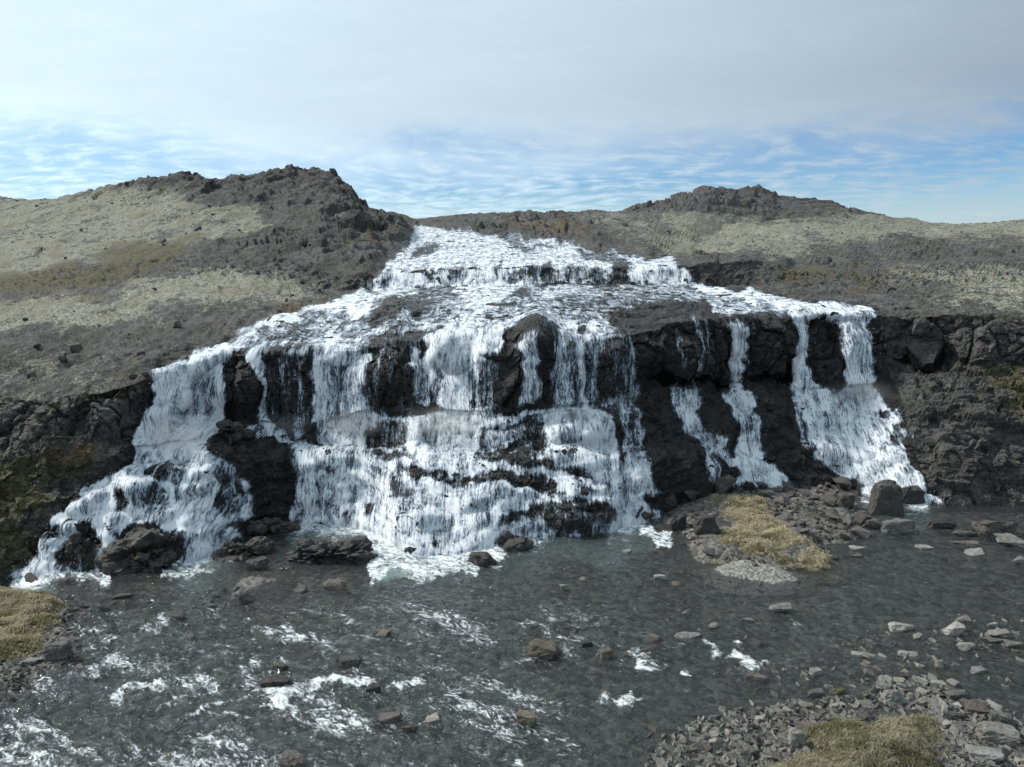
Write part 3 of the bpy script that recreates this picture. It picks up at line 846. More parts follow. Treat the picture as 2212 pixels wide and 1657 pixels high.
K8 = curve([(-360, 620, 78), (0, 600, 78), (130, 580, 76), (250, 570, 75), (400, 555, 73), (550, 550, 70), (690, 570, 66), (730, 592, 63), (770, 597, 61.2),
            (800, 592, 61), (1000, 580, 61.2), (1200, 577, 61.6), (1400, 578, 61.9), (1490, 574, 62.2), (1600, 565, 63.2), (1660, 570, 66), (1720, 590, 66),
            (1830, 590, 68), (2000, 575, 76), (2212, 560, 82), (2575, 550, 88)])
K9 = curve([(-360, 510, 110), (0, 500, 110), (250, 480, 100), (400, 465, 95), (550, 460, 92), (700, 455, 88), (770, 495, 80), (830, 525, 76),
            (880, 525, 78), (900, 535, 80), (1000, 540, 78), (1150, 540, 78), (1300, 553, 74), (1400, 560, 72), (1490, 555, 78), (1600, 520, 95),
            (1720, 530, 100), (1830, 520, 108), (2000, 520, 118), (2212, 515, 125), (2575, 510, 130)])
K9b = curve([(-360, 465, 135), (0, 460, 130), (250, 440, 114), (400, 420, 108), (550, 410, 105), (700, 400, 102), (735, 420, 98), (770, 455, 93),
             (830, 490, 86), (880, 500, 86), (893, 508, 86), (899, 488, 108), (985, 498, 104), (1150, 519, 93), (1300, 544, 78), (1400, 553, 76),
             (1490, 525, 95), (1600, 480, 140), (1720, 475, 145), (1830, 485, 145), (2000, 492, 155), (2212, 490, 170), (2575, 485, 180)])
K10 = curve([(-360, 425, 160), (0, 424, 150), (130, 431, 140), (240, 404, 125), (300, 390, 120), (430, 377, 118), (520, 380, 116), (600, 371, 114),
             (660, 362, 113), (690, 360, 112), (712, 370, 110), (735, 386, 108), (760, 405, 105), (776, 430, 103), (792, 446, 101), (820, 462, 97), (850, 474, 94), (885, 486, 91),
             (893, 500, 89), (900, 471, 150), (1000, 463, 150), (1150, 458, 150), (1340, 452, 155), (1400, 440, 160), (1450, 425, 165), (1520, 409, 170),
             (1640, 406, 172), (1668, 408, 172), (1682, 421, 172), (1720, 426, 172), (1850, 453, 170), (1950, 471, 172), (2060, 484, 180), (2212, 475, 230), (2575, 470, 235)])
K11 = K10 * np.array([1.12, 1.12, 1]) + np.array([0, 0, -4.0])
K12 = K10 * np.array([1.5, 1.5, 0]) + np.array([0, 0, -1.0])

CURVES = [K0, K1, K2, K3, K4, K4a, K4b, K5, K6, K7, K8, K9, K9b, K10, K11, K12]
NSEG = [3, 84, 10, 42, 12, 10, 60, 50, 38, 28, 48, 34, 52, 10, 6]
START = np.concatenate([[0], np.cumsum(NSEG)])          # row index of every curve
rows = []
for k, n in enumerate(NSEG):
    for i in range(n):
        rows.append(CURVES[k] + (CURVES[k + 1] - CURVES[k]) * (i / n))
rows.append(CURVES[-1])
BASE = np.array(rows)                                    # (rows, cols, 3)
NR, NC = BASE.shape[:2]
rowk = np.interp(np.arange(NR), START, np.arange(len(START)))      # fractional curve number of each row
# round the slopes, keep ledges crisp
soft = BASE
for _ in range(10):
    soft = gblur(soft, 1, 0)
soft = gblur(soft, 2, 1)
keep = np.zeros(NR)
for k in (2, 3, 5, 6, 7, 9, 10):
    keep = np.maximum(keep, np.exp(-((np.arange(NR) - START[k]) / 2.2) ** 2))
BASE = soft * (1 - keep[:, None, None] * 0.85) + BASE * (keep[:, None, None] * 0.85)
PX, PY = to_px(BASE)
NRM = grid_normals(gblur(gblur(BASE, 3, 0), 3, 1))
NRM *= np.sign(np.where(NRM[..., 2:3] < -0.75, -1, 1))
wa, wb = warp(PX, PY, 20, 30, 401)
w_d = lookup(W_MAP, PX + (wa - PX) * .8, wb)
wa, wb = warp(PX, PY * 1.8, 60, 70, 402)
wb = PY + (wb - PY * 1.8) * .5
moss = lookup(M_MAP, wa, wb)
green = lookup(G_MAP, wa, wb)
brown = lookup(B_MAP, PX + (wa - PX) * .4, PY + (wb - PY) * .4)
wet = lookup(WET, PX, PY)
RK = np.broadcast_to(rowk[:, None], PX.shape)
back = sstep(13.0, 13.2, RK)                               # beyond the skyline
w_d = w_d * (RK < 12.6)
seg = lambda a, b, e=.25: sstep(a - e, a + e, RK) * (1 - sstep(b - e, b + e, RK))
cliff = seg(4.3, 6.95, .2)
apron = seg(1, 4.3)
terr = seg(7.02, 9, .1)
upper = seg(9, 10, .1)
hill = sstep(9.8, 10.4, RK)
stream_r = np.interp(PY, [485, 500, 545, 575, 620], [900, 985, 1300, 1490, 1500])
stream_l = np.interp(PY, [485, 512, 560, 600, 630, 650, 695, 745, 830, 990, 1080, 1245], [893, 893, 850, 806, 770, 720, 600, 490, 330, 290, 170, 40])
bank_l = sstep(0, 30, stream_l - PX) * (RK > 6.9)
bank_r = sstep(0, 40, PX - np.where(PY < 620, stream_r, np.interp(PY, [620, 640, 668, 690], [1520, 1640, 1880, 1900]))) * (RK > 6.9)
bank = np.maximum(bank_l, bank_r)
DIST = np.linalg.norm(BASE - np.array([0, 0, CAM_H]), axis=-1)

D = np.zeros(PX.shape)
hb1_ = fbm(BASE * .16, 3, 54)
# blocks and joints in the cliff faces
jit = np.stack([fbm(BASE * .8, 3, 91), fbm(BASE * .8, 3, 92), fbm(BASE * .8, 3, 93)], -1) * .35
cA, eA = worley((BASE + jit) * np.array([.62, .5, .42]), 1)
cB, eB = worley((BASE + jit) * np.array([1.7, 1.5, 1.35]), 2)
cC, eC = worley((BASE + jit * .5) * np.array([3.8, 3.2, 4.6]), 3)
rid = fbm(BASE * .5, 4, 5, ridged=True)
fb1 = fbm(BASE * .45, 4, 21)
fb2 = fbm(BASE * 1.6, 4, 22)
strat = fbm(BASE * np.array([.35, .35, 3.2]), 4, 31)       # bedding: layers run level
right = sstep(1380, 1500, PX)
leftb = 1 - sstep(300, 480, PX)
dry = np.maximum(right, leftb)
blk = (cA - .5) * .75 - .22 * np.exp(-(eA / .07) ** 2) + (cB - .5) * .28 - .09 * np.exp(-(eB / .08) ** 2) + (cC - .5) * .09
D += cliff * (blk * (.65 + .5 * dry) + fb1 * .35 + fb2 * .10)
D += apron * ((cB - .5) * .20 + (cC - .5) * .10 + fb1 * .42 + fb2 * .16 + strat * .14 + (cA - .5) * .22 * (1 - right))
az = BASE[..., 2] * 1.5 + fbm(BASE * np.array([.35, .35, .35]), 3, 57) * 1.3
as_ = az - np.floor(az)
D += apron * sstep(200, 420, PX) * (sstep(.0, .3, as_) - as_) * (.17 - .10 * sstep(1380, 1450, PX))
# rocky slope under the right cliff
rs = apron * sstep(1950, 2020, PX)
D += rs * ((cA - .5) * .5 + strat * .28 + (cB - .5) * .22)
ls = apron * (1 - sstep(100, 300, PX))
D += ls * (fb1 * .4 + (cB - .5) * .2)
# terrace: low level steps
stepn = BASE[..., 1] * .42 + fbm(BASE * np.array([.22, .22, .2]), 3, 41) * 2.2
saw = stepn - np.floor(stepn)
D += terr * (1 - bank) * (.26 * (sstep(.0, .12, saw) - saw) + fb1 * .16 + (cB - .5) * .16 + fb2 * .10 + (cC - .5) * .08)
D += terr * bank * (fb1 * .5 + fb2 * .26 + hb1_ * .5 + strat * .12 + (cC - .5) * .06)
D += upper * ((cB - .5) * .35 + fb2 * .2 + fb1 * .2)
# upper slab
slab = hill * (1 - bank)
D += slab * (RK < 12.7) * (fb1 * .25 + fb2 * .16 + .18 * (sstep(.0, .2, saw) - saw) + (cB - .5) * .15)
# hillsides: hummocks, and crags where the rock stands bare
hb1 = fbm(BASE * .11, 4, 51)
hb2 = fbm(BASE * .42 * np.array([1, 1, 1.6]), 5, 52, .56)
crag = hill * bank * sstep(.42, .12, moss)
cH, eH = worley((BASE + jit * 2) * np.array([.22, .16, .5]), 7)
cH2, eH2 = worley((BASE + jit) * np.array([.55, .4, 1.1]), 8)
outc = sstep(.60, .78, fbm(BASE * .09, 3, 61) * .5 + .5 + (.5 - moss) * .35)
hb3 = fbm(BASE * 1.3 * np.array([1, 1, 1.4]), 4, 53, .55)
lev = BASE[..., 2] * .55 + BASE[..., 1] * .03 + fbm(BASE * np.array([.05, .05, .05]), 3, 55) * 1.6
ls_ = lev - np.floor(lev)
ledge = sstep(.0, .18, ls_) - ls_                       # bedrock benches
D += hill * bank * (hb1 * 1.0 + hb2 * .5 + hb3 * .14 + ledge * .75 * sstep(.35, .7, fbm(BASE * .07, 3, 56) * .5 + .5 + (.5 - moss) * .4))
D += crag * ((cH - .45) * 1.4 + (cH2 - .5) * .8 - .25 * np.exp(-(eH2 / .08) ** 2) + rid * .5) * .75
D += hill * bank * outc * (1 - crag) * ((cH2 - .5) * .9)
# single bulges and hollows that can be seen: x, y, radius (px), metres along the normal
for bx, by, br, ba in [(520, 840, 42, .75), (625, 800, 70, .35), (850, 800, 55, .55), (1145, 760, 42, .8), (1130, 840, 40, .5), (1330, 770, 30, .25),
                       (1225, 760, 22, .5), (560, 1030, 62, .35), (1400, 760, 30, .5), (1480, 770, 36, .5), (1660, 745, 48, .65), (1790, 745, 40, .15), (1300, 930, 40, .45),
                       (1230, 945, 40, .4), (900, 930, 45, .35), (1560, 930, 30, .3), (1660, 910, 50, .4), (1500, 1015, 55, .7), (1440, 1000, 40, .4), (850, 690, 40, .35),
                       (1160, 720, 40, .5), (960, 745, 26, .35), (2110, 740, 60, .4), (2000, 762, 34, -.7), (1990, 860, 50, .5), (2100, 900, 70, .5), (2060, 1010, 70, .4),
                       (230, 905, 46, .5), (120, 915, 40, .4), (300, 890, 28, -.4), (1060, 1105, 80, .25), (1250, 1105, 60, .4), (900, 1060, 80, .3), (1580, 780, 18, -.5)]:
    D += ba * np.exp(-(((PX - bx) ** 2 + (PY - by) ** 2) / br ** 2) ** 2) * (RK < 9)
D *= (1 - back)
D = D + 0.0 * D
dirn = NRM * (1 - hill[..., None]) + np.array([0, 0, 1.]) * hill[..., None]
TER = BASE + dirn * D[..., None]
TN = grid_normals(TER)

fa = grid_faces(NR, NC)
cell_r = np.arange(NR - 1)[:, None] + 0 * np.arange(NC - 1)[None]
cell_px = (COLS[:-1] + COLS[1:])[None] / 2 + 0 * cell_r
bl = (bank_l[:-1, :-1] > .5)
br_ = (bank_r[:-1, :-1] > .5)
zone = np.zeros((NR - 1, NC - 1), int)                     # 0 apron
zone[cell_r >= START[4]] = 1                               # cliff
zone[cell_r >= START[7]] = 2                               # terrace
zone[cell_r >= START[9]] = 3                               # upper slab
zone[(cell_r >= START[7]) & bl] = 4
zone[(cell_r >= START[7]) & br_] = 5
zone[(cell_r >= START[13]) & (cell_px < 895)] = 4
zone[(cell_r >= START[12] + 8) & (cell_px >= 895)] = 5
tf = dict(moss=moss, green=green, brown=brown, wet=wet * (1 - bank * .85), far=np.clip(DIST / 150, 0, 1))
for z, nm in enumerate(['rock_apron', 'rock_cliff', 'rock_terrace', 'upper_rock_slab', 'left_hillside', 'right_hillside']):
    F = fa[zone == z].reshape(-1, 4)
    idx = np.unique(F)
    remap = np.zeros(NR * NC, int)
    remap[idx] = np.arange(len(idx))
    me = mesh_np(nm, TER.reshape(-1, 3)[idx], remap[F])
    for k, v in tf.items():
        fattr(me, k, v.reshape(-1)[idx])
    if z > 1:
        me.normals_split_custom_set_from_vertices(np.ascontiguousarray(TN.reshape(-1, 3)[idx]).tolist())
    else:
        me.polygons.foreach_set('use_smooth', np.zeros(len(F), bool))
    link(nm, me, 'terrain', kind='structure')

# far rise behind the notch where the stream comes in
px = np.linspace(770, 960, 90)
top = np.interp(px, [770, 800, 822, 850, 868, 890, 910, 930, 960], [500, 470, 458, 457, 462, 471, 474, 480, 490])
fr_ = []
for k in range(30):
    f = k / 29
    P = at_Y(px, top + 40 * (1 - f) ** 1.4, 140 + 22 * f)
    fr_.append(P)
fr_.append(at_Y(px, top, 168.) + np.array([0, 8, -3]))
fr_ = np.array(fr_)
fr_ = fr_ + np.array([0, 0, 1.]) * (fbm(fr_ * .3, 5, 71) * .45)[..., None]
me = mesh_np('far_hill', fr_.reshape(-1, 3), grid_faces(*fr_.shape[:2]).reshape(-1, 4))
q = np.full(fr_.shape[0] * fr_.shape[1], .3)
for k in tf:
    fattr(me, k, q * (0 if k in ('green', 'wet') else 1))
link('far_hill', me, 'terrain', kind='structure')

# the land all round, out to the horizon
gx = np.array([-3000, -600, -150, 150, 600, 3000.])
gy = np.array([-3000, -600, -60, 10, 600, 3000.])
gg = np.stack(np.meshgrid(gx, gy), -1).reshape(-1, 2)
me = mesh_np('ground', np.concatenate([gg, np.full((36, 1), -1.3)], 1), grid_faces(6, 6).reshape(-1, 4))
link('ground', me, 'bed_gravel', kind='structure')

# ------------------------------------------------------------------ falling water: sheets a hand's breadth off the rock
SM = gblur(gblur(TER, 11, 0), 11, 1)
wn = fbm(SM * np.array([1.6, 1.6, .7]), 4, 81)
wn2 = fbm(SM * np.array([5., 5., 2.4]), 3, 82)
off = .08 + .07 * seg(4.1, 6.95, .2) + .06 * wn + .03 * wn2 + .10 * np.clip(w_d - .5, 0, 1)
fallz = seg(4.15, 6.98, .15) * (.8 + .2 * sstep(330, 480, PX))
fallz = np.maximum(fallz, seg(9.05, 9.98, .06) * .9)
curt = seg(4.1, 6.9, .2)
arc = np.clip((7.0 - RK) / 2.6, 0, 1) ** .6 * curt
SN = grid_normals(gblur(gblur(SM, 6, 0), 6, 1))
WP = SM + SN * off[..., None] + np.array([0, -1., 0]) * (arc * (.22 + .10 * wn))[..., None]
WP = gblur(WP, 1, 1)
# flow coordinates: metres across, metres down
su = np.concatenate([np.zeros((NR, 1)), np.cumsum(np.linalg.norm(np.diff(SM, axis=1), axis=-1), 1)], 1)
su = SM[..., 0] * 1.0
sv = np.concatenate([np.zeros((1, NC)), np.cumsum(np.linalg.norm(np.diff(gblur(BASE, 6, 1), axis=0), axis=-1), 0)], 0)
sv = gblur(sv, 8, 1)
fallu = np.clip(fallz + .78 * apron + .72 * terr + .8 * sstep(9.95, 10.05, RK), 0, 1)

broken = np.clip(1.0 - .6 * curt, 0, 1)
FALLS = [
    ('upper_cascade', 'broad white upper cascade fanning out below the notch in the ridge', lambda r, x: (r >= START[9]) & (r < START[13])),
    ('white_stream', 'thin white water sliding over the stepped rock terrace between the upper and lower falls', lambda r, x: (r >= START[7]) & (r < START[9])),
    ('waterfall', 'leftmost steep white chute beside the shaded bank cliff', lambda r, x: (r >= START[3]) & (r < START[7]) & (x < 487)),
    ('waterfall', 'narrow white strand and trickles over the dark rock face right of the square black block', lambda r, x: (r >= START[3]) & (r < START[7]) & (x >= 487) & (x < 672)),
    ('waterfall', 'wide lacy curtain between the trickle-streaked dark face and the central plunge', lambda r, x: (r >= START[3]) & (r < START[7]) & (x >= 672) & (x < 880)),
    ('waterfall', 'thick central plunge, the strongest column of the lower falls', lambda r, x: (r >= START[3]) & (r < START[7]) & (x >= 880) & (x < 1098)),
    ('waterfall', 'wide thin veil hanging over the rounded lip right of the central plunge', lambda r, x: (r >= START[3]) & (r < START[7]) & (x >= 1098) & (x < 1402)),
    ('waterfall', 'left lower cascade spreading over boulders down to the river', lambda r, x: (r < START[3]) & (x < 545)),
    ('waterfall', 'broad foaming lower cascade over the rounded apron in the middle', lambda r, x: (r < START[3]) & (x >= 545) & (x < 1440)),
    ('waterfall', 'group of threadlike trickles left of the single plume, ending in a bent cascade', lambda r, x: (r < START[7]) & (x >= 1402) & (x < 1543) & ~((r < START[3]) & (x < 1440))),
    ('waterfall', 'single slim plume between the two dark overhanging blocks', lambda r, x: (r < START[7]) & (x >= 1543) & (x < 1696)),
    ('waterfall', 'rightmost twin falls merging into one broad white skirt behind the tall boulder', lambda r, x: (r < START[7]) & (x >= 1696)),
]
wcell = np.maximum.reduce([w_d[:-1, :-1], w_d[1:, :-1], w_d[:-1, 1:], w_d[1:, 1:]]) > .05
rngw = np.random.default_rng(5)
for nm, lab, sel in FALLS:
    F = fa[wcell & sel(cell_r, cell_px)].reshape(-1, 4)
    idx = np.unique(F)
    remap = np.zeros(NR * NC, int)
    remap[idx] = np.arange(len(idx))
    V = WP.reshape(-1, 3)[idx]
    me = mesh_np(nm, V, remap[F])
    fattr(me, 'water_amount', w_d.reshape(-1)[idx])
    fattr(me, 'fall', fallu.reshape(-1)[idx])
    fattr(me, 'broken', broken.reshape(-1)[idx])
    uvl = me.uv_layers.new(name='flow')
    L = remap[F].ravel()
    uvs = np.stack([su.reshape(-1)[idx][L], sv.reshape(-1)[idx][L]], -1)
    uvl.data.foreach_set('uv', uvs.astype(np.float32).ravel())
    me.normals_split_custom_set_from_vertices(np.ascontiguousarray(SN.reshape(-1, 3)[idx]).tolist())
    wo = link(nm, me, 'white_water', label=lab, category='waterfall' if 'stream' not in nm else 'stream', group='falls of the stream')
    # drops thrown off the sheet
    dens = w_d.reshape(-1)[idx]
    pw = np.clip(dens, 0, 1) ** 1.5 + 1e-6
    nd = int(min(3500, len(idx) * .10)) if nm == 'waterfall' else 300
    pick = rngw.choice(len(idx), nd, p=pw / pw.sum())
    nn = SN.reshape(-1, 3)[idx][pick]
    dist_ = np.linalg.norm(V[pick] - np.array([0, 0, CAM_H]), axis=1)
    s_ = (rngw.uniform(.005, .016, nd) * (dist_ / 36))[:, None]
    cen = V[pick] + nn * (rngw.exponential(.10, nd)[:, None] + .02) + rngw.normal(0, .05, (nd, 3)) + np.array([0, -.05, 0])
    tet = np.array([(0, 0, 1.9), (1, 0, -.5), (-.5, .9, -.5), (-.5, -.9, -.5)])
    tv = (cen[:, None] + tet[None] * s_[:, None]).reshape(-1, 3)
    tfc = (np.arange(nd)[:, None, None] * 4 + np.array([(0, 1, 2), (0, 2, 3), (0, 3, 1), (1, 3, 2)])[None]).reshape(-1, 3)
    link('spray', mesh_np('spray', tv, tfc), 'spray', wo, kind='stuff')
# x, y of the foot, width, height in the photo, material, label
BOULDERS = [
    (1917, 1112, 72, 78, 'stone_dark', 'tall upright grey boulder standing in the pool before the rightmost falls', 1.0),
    (1974, 1090, 50, 42, 'stone_wet', 'dark rounded boulder tucked behind the right side of the tall upright boulder', 1.0),
    (1838, 1052, 60, 46, 'stone_dark', 'dark wedge-topped boulder at the head of the boulder bank beside the white skirt', .9),
    (1831, 1098, 38, 34, 'stone_dark', 'small dark cube-shaped boulder at the pool edge left of the tall boulder', 1.),
    (1945, 1154, 66, 38, 'stone_grey', 'broad grey boulder in the pool just below the tall upright one', .8),
    (1886, 1142, 36, 24, 'stone_grey', 'low grey boulder touching the left of the broad pool boulder', .9),
    (2035, 1142, 62, 26, 'stone_wet', 'dark half-sunk boulder in the pool below the right rock slope', .9),
    (2163, 1158, 84, 46, 'stone_dark', 'large grey angular boulder near the right edge of the pool', .9),
    (2200, 1182, 74, 30, 'stone_grey', 'long grey boulder cut by the right edge of the picture below the angular one', .9),
    (2092, 1160, 48, 18, 'stone_dark', 'low dark slab left of the large angular boulder at the right edge', .9),
    (2110, 1200, 38, 17, 'stone_pale', 'single pale whitish stone in the right pool', .9),
    (2200, 1219, 42, 18, 'stone_pale', 'pale flat stone at the right edge below the long grey boulder', .9),
    (2000, 1187, 34, 10, 'stone_pale', 'thin pale slab awash in the middle of the right pool', 1.),
    (2092, 1176, 62, 8, 'stone_grey', 'long thin grey slab barely above water above the whitish stone', .6),
    (1857, 1186, 36, 9, 'stone_pale', 'thin pale slab awash just off the tip of the straw-coloured mound', .8),
    (1855, 1204, 24, 9, 'stone_grey', 'small grey slab below the thin pale slab off the straw-coloured mound', .8),
    (1531, 1160, 56, 52, 'stone_dark', 'dark pointed boulder pressed into the left flank of the straw-coloured mound', .9),
    (1566, 1072, 48, 46, 'stone_dark', 'dark pointed boulder above the straw-coloured mound at the foot of the bent cascade', .9),
    (1438, 1104, 48, 48, 'stone_wet', 'large black wet boulder at the left end of the boulder bank', .9),
    (1466, 1148, 34, 44, 'stone_wet', 'upright black boulder at the water line of the bank below the large wet one', .9),
    (1492, 1085, 34, 28, 'stone_dark', 'dark boulder between the large wet boulder and the straw-coloured mound', .9),
    (1043, 1226, 66, 38, 'stone_wet', 'lone black boulder in the pool at the foot of the middle cascade', .9),
    (722, 1273, 56, 25, 'stone_brown', 'brown flat-topped rock in the river below the black outcrop', .9),
    (528, 1304, 32, 24, 'stone_dark', 'dark leaning stone at the tip of the small dark gravel bar', .9),
    (645, 1282, 32, 19, 'stone_dark', 'small triangular dark stone left of the brown flat-topped rock', .9),
    (552, 1232, 50, 30, 'stone_wet', 'rounded black rock at the river side of the left-centre outcrops', .9),
    (215, 1322, 30, 18, 'stone_dark', 'dark stone in the shallows to the right of the left grass mound', .9),
    (262, 1294, 42, 15, 'stone_wet', 'long black rock with a low tail in the river off the left grass mound', .7),
    (116, 1430, 56, 44, 'stone_grey', 'squared grey boulder at the lower corner of the left grass mound', .95),
    (64, 1436, 42, 15, 'stone_pale', 'flat pale stone leaning on the left of the squared grey boulder', .8),
    (62, 1258, 30, 20, 'stone_dark', 'small dark boulder in the foam at the foot of the leftmost cascade', .9),
    (131, 1258, 30, 10, 'stone_wet', 'flat black rock in the foam right of the small dark boulder', .8),
    (825, 1378, 42, 20, 'stone_brown', 'brown rounded rock in midstream above a short white riffle', .9),
    (755, 1441, 46, 26, 'stone_dark', 'dark wedge rock in midstream above the long white riffle', .9),
    (805, 1502, 32, 26, 'stone_wet', 'small black rock standing in the right end of the long white riffle', .9),
    (932, 1562, 38, 20, 'stone_pale', 'light grey stone in the river below the long white riffle', .9),
    (885, 1580, 36, 16, 'stone_brown', 'brown stone just left of and below the light grey river stone', .9),
    (842, 1562, 52, 22, 'stone_dark', 'dark slanting slab left of the light grey river stone', .9),
    (592, 1485, 62, 26, 'stone_wet', 'black water-worn rock above the left part of the long white riffle', .9),
    (603, 1450, 36, 17, 'stone_wet', 'small black rock with foam on its right above the water-worn one', .9),
    (626, 1662, 62, 40, 'stone_brown', 'brown boulder cut by the bottom edge left of the middle', .9),
    (410, 1384, 36, 18, 'stone_wet', 'small dark rock in the rapids right of the left riffles', .9),
    (377, 1338, 60, 15, 'stone_wet', 'low black ledge across the current above the leftmost riffle', .7),
    (1173, 1424, 78, 42, 'stone_brown', 'large brown block-shaped boulder in the middle of the river', .95),
    (1311, 1426, 38, 26, 'stone_brown', 'rounded brown boulder right of the large brown block', .95),
    (1138, 1568, 44, 32, 'stone_brown', 'brown boulder alone near the bottom below the large brown block', .95),
    (1488, 1381, 56, 18, 'stone_grey', 'long low grey slab in the river right of centre', .9),
    (1691, 1325, 48, 25, 'stone_pale', 'light grey pointed boulder in the river below the oval gravel bar', .9),
    (1223, 1276, 26, 17, 'stone_pale', 'small pale stone in the pool right of the lone black boulder', .9),
    (1261, 1257, 20, 11, 'stone_grey', 'small grey stone just above the small pale pool stone', .9),
    (1428, 1253, 28, 14, 'stone_pale', 'small light stone left of the oval gravel bar', .9),
    (1466, 1266, 27, 12, 'stone_brown', 'small reddish-brown stone below the light one near the oval gravel bar', .9),
    (1356, 1194, 24, 8, 'stone_pale', 'flat pale stone awash in the pool under the thin veil', .9),
    (1221, 1345, 27, 13, 'stone_grey', 'small grey stone above the large brown block', .9),
    (1543, 1359, 25, 15, 'stone_grey', 'small grey stone above and right of the long low slab', .9),
    (1616, 1344, 28, 11, 'stone_grey', 'small flat grey stone left of the light pointed boulder', .9),
    (1481, 1327, 18, 13, 'stone_pale', 'tiny pale stone above the long low slab', .9),
    (1416, 1387, 28, 18, 'stone_brown', 'brown stone above the white riffle left of the long low slab', .9),
    (1268, 1398, 26, 17, 'stone_wet', 'dark stone between the large brown block and the rounded brown boulder', .9),
    (1404, 1411, 56, 16, 'stone_wet', 'dark flat rock at the head of the white riffle right of the rounded brown boulder', .8),
    (1650, 1398, 26, 14, 'stone_wet', 'dark stone at the right end of the riffles below the light pointed boulder', .8),
    (1951, 1365, 58, 25, 'stone_pale', 'broad pale slab in the right shallows, leftmost of the row of slabs', .9),
    (1984, 1378, 28, 10, 'stone_pale', 'small flat stone under the right end of the broad pale slab', .9),
    (2068, 1372, 50, 28, 'stone_pale', 'pale slab tilted to the right in the middle of the row of slabs', .9),
    (2077, 1343, 52, 13, 'stone_grey', 'narrow grey slab lying above the tilted pale slab', .7),
    (2166, 1380, 56, 21, 'stone_pale', 'pale slab near the right edge, behind two small ones', .9),
    (2147, 1356, 22, 13, 'stone_pale', 'small pale stone above the slab near the right edge', .9),
    (2094, 1406, 48, 20, 'stone_pale', 'pale cracked slab below the tilted pale slab', .8),
    (2160, 1388, 60, 10, 'stone_grey', 'thin long slab under the pale slab near the right edge', .6),
    (2195, 1400, 36, 16, 'stone_grey', 'grey slab at the right edge below the thin long one', .8),
    (1966, 1420, 42, 16, 'stone_pale', 'pale leaning slab above the shingle spit', .9),
    (2031, 1442, 18, 18, 'stone_pale', 'small upright pale stone right of the leaning slab', .9),
    (2113, 1456, 48, 15, 'stone_grey', 'low grey slab in still water right of the shingle spit', .9),
    (2073, 1512, 50, 22, 'stone_grey', 'flat grey boulder on the right end of the shingle spit', .9),
    (2122, 1546, 58, 30, 'stone_brown', 'rounded reddish-grey boulder right of the corner mound', .95),
    (2170, 1575, 54, 40, 'stone_grey', 'broken grey boulder near the right edge above the biggest corner boulder', .95),
    (2172, 1616, 84, 50, 'stone_pale', 'biggest pale boulder in the lower right corner', .95),
    (2137, 1652, 74, 36, 'stone_pale', 'long pale boulder at the bottom below the biggest corner boulder', .95),
    (1936, 1526, 50, 42, 'stone_pale', 'pale slanting slab standing out of the shingle above the corner mound', .8),
    (1726, 1618, 38, 42, 'stone_pale', 'pale upright boulder at the left edge of the corner mound', .95),
    (2071, 1557, 50, 22, 'stone_dark', 'dark flat boulder at the right edge of the corner mound', .9),
    (1746, 1582, 46, 20, 'stone_brown', 'brownish slab above the pale upright boulder by the corner mound', .9),
    (1878, 1532, 34, 18, 'stone_grey', 'grey block on the shingle above the corner mound', .9),
    (1706, 1544, 28, 16, 'stone_pale', 'pale stone on the shingle left of the grey block', .9),
    (1627, 1470, 28, 17, 'stone_brown', 'left one of two rounded pinkish-brown stones in the shallows', .95),
    (1650, 1474, 27, 17, 'stone_brown', 'right one of two rounded pinkish-brown stones in the shallows', .95),
    (1765, 1459, 25, 17, 'stone_pale', 'single rounded light stone in the shallows right of the pinkish pair', .95),
    (1813, 1501, 38, 20, 'stone_mossy', 'flat stone with yellow moss left of the shingle spit', .9),
    (1764, 1507, 38, 18, 'stone_dark', 'dark layered stone left of the mossy one', .9),
    (1622, 1640, 36, 24, 'stone_grey', 'grey pointed stone at the bottom between shingle and corner mound', .9),
    (1596, 1605, 26, 16, 'stone_grey', 'rounded greenish-grey stone in the bottom shingle', .95),
    (1806, 1532, 26, 13, 'stone_pale', 'small pale stone under the mossy one', .9),
]


# ------------------------------------------------------------------ river bed, banks of gravel and turf, the water
def ground_poly(poly, z0=0.0):
    P = at_z(np.array([p[0] for p in poly]), np.array([p[1] for p in poly]), z0)
    return [tuple(p[:2]) for p in P]


# name, outline in the photo, height, width of its edge slope, seed
BANKS = dict(
    boulder=(R(6, (-110, 1050), (100, 1010), (500, 960), (750, 930), (1000, 900), (1160, 980), (1110, 1100), (1210, 1250), (1180, 1300), (900, 1350), (1020, 1470), (600, 1490), (160, 1450), (50, 1300), (-60, 1200)), .42, 1.1, 1),
    shingle=(R(8, (560, 1060), (620, 930), (800, 800), (1000, 770), (1200, 730), (1500, 700), (1700, 610), (1830, 630), (2000, 720), (2260, 800), (2600, 900), (2600, 1400), (500, 1400)), .09, 2.2, 2),
    shore=(R(7, (-500, 500), (0, 420), (200, 330), (290, 250), (400, 420), (330, 560), (190, 600), (160, 680), (60, 740), (0, 770), (-500, 950)), .16, 1.1, 3),
    oval=(R(6, (265, 1490), (380, 1430), (500, 1430), (620, 1465), (755, 1520), (740, 1555), (600, 1568), (400, 1558), (300, 1525)), .26, .7, 4),
    bar=(R(7, (970, 265), (1020, 190), (1100, 165), (1180, 190), (1140, 235), (1000, 275)), .09, .6, 5),
)
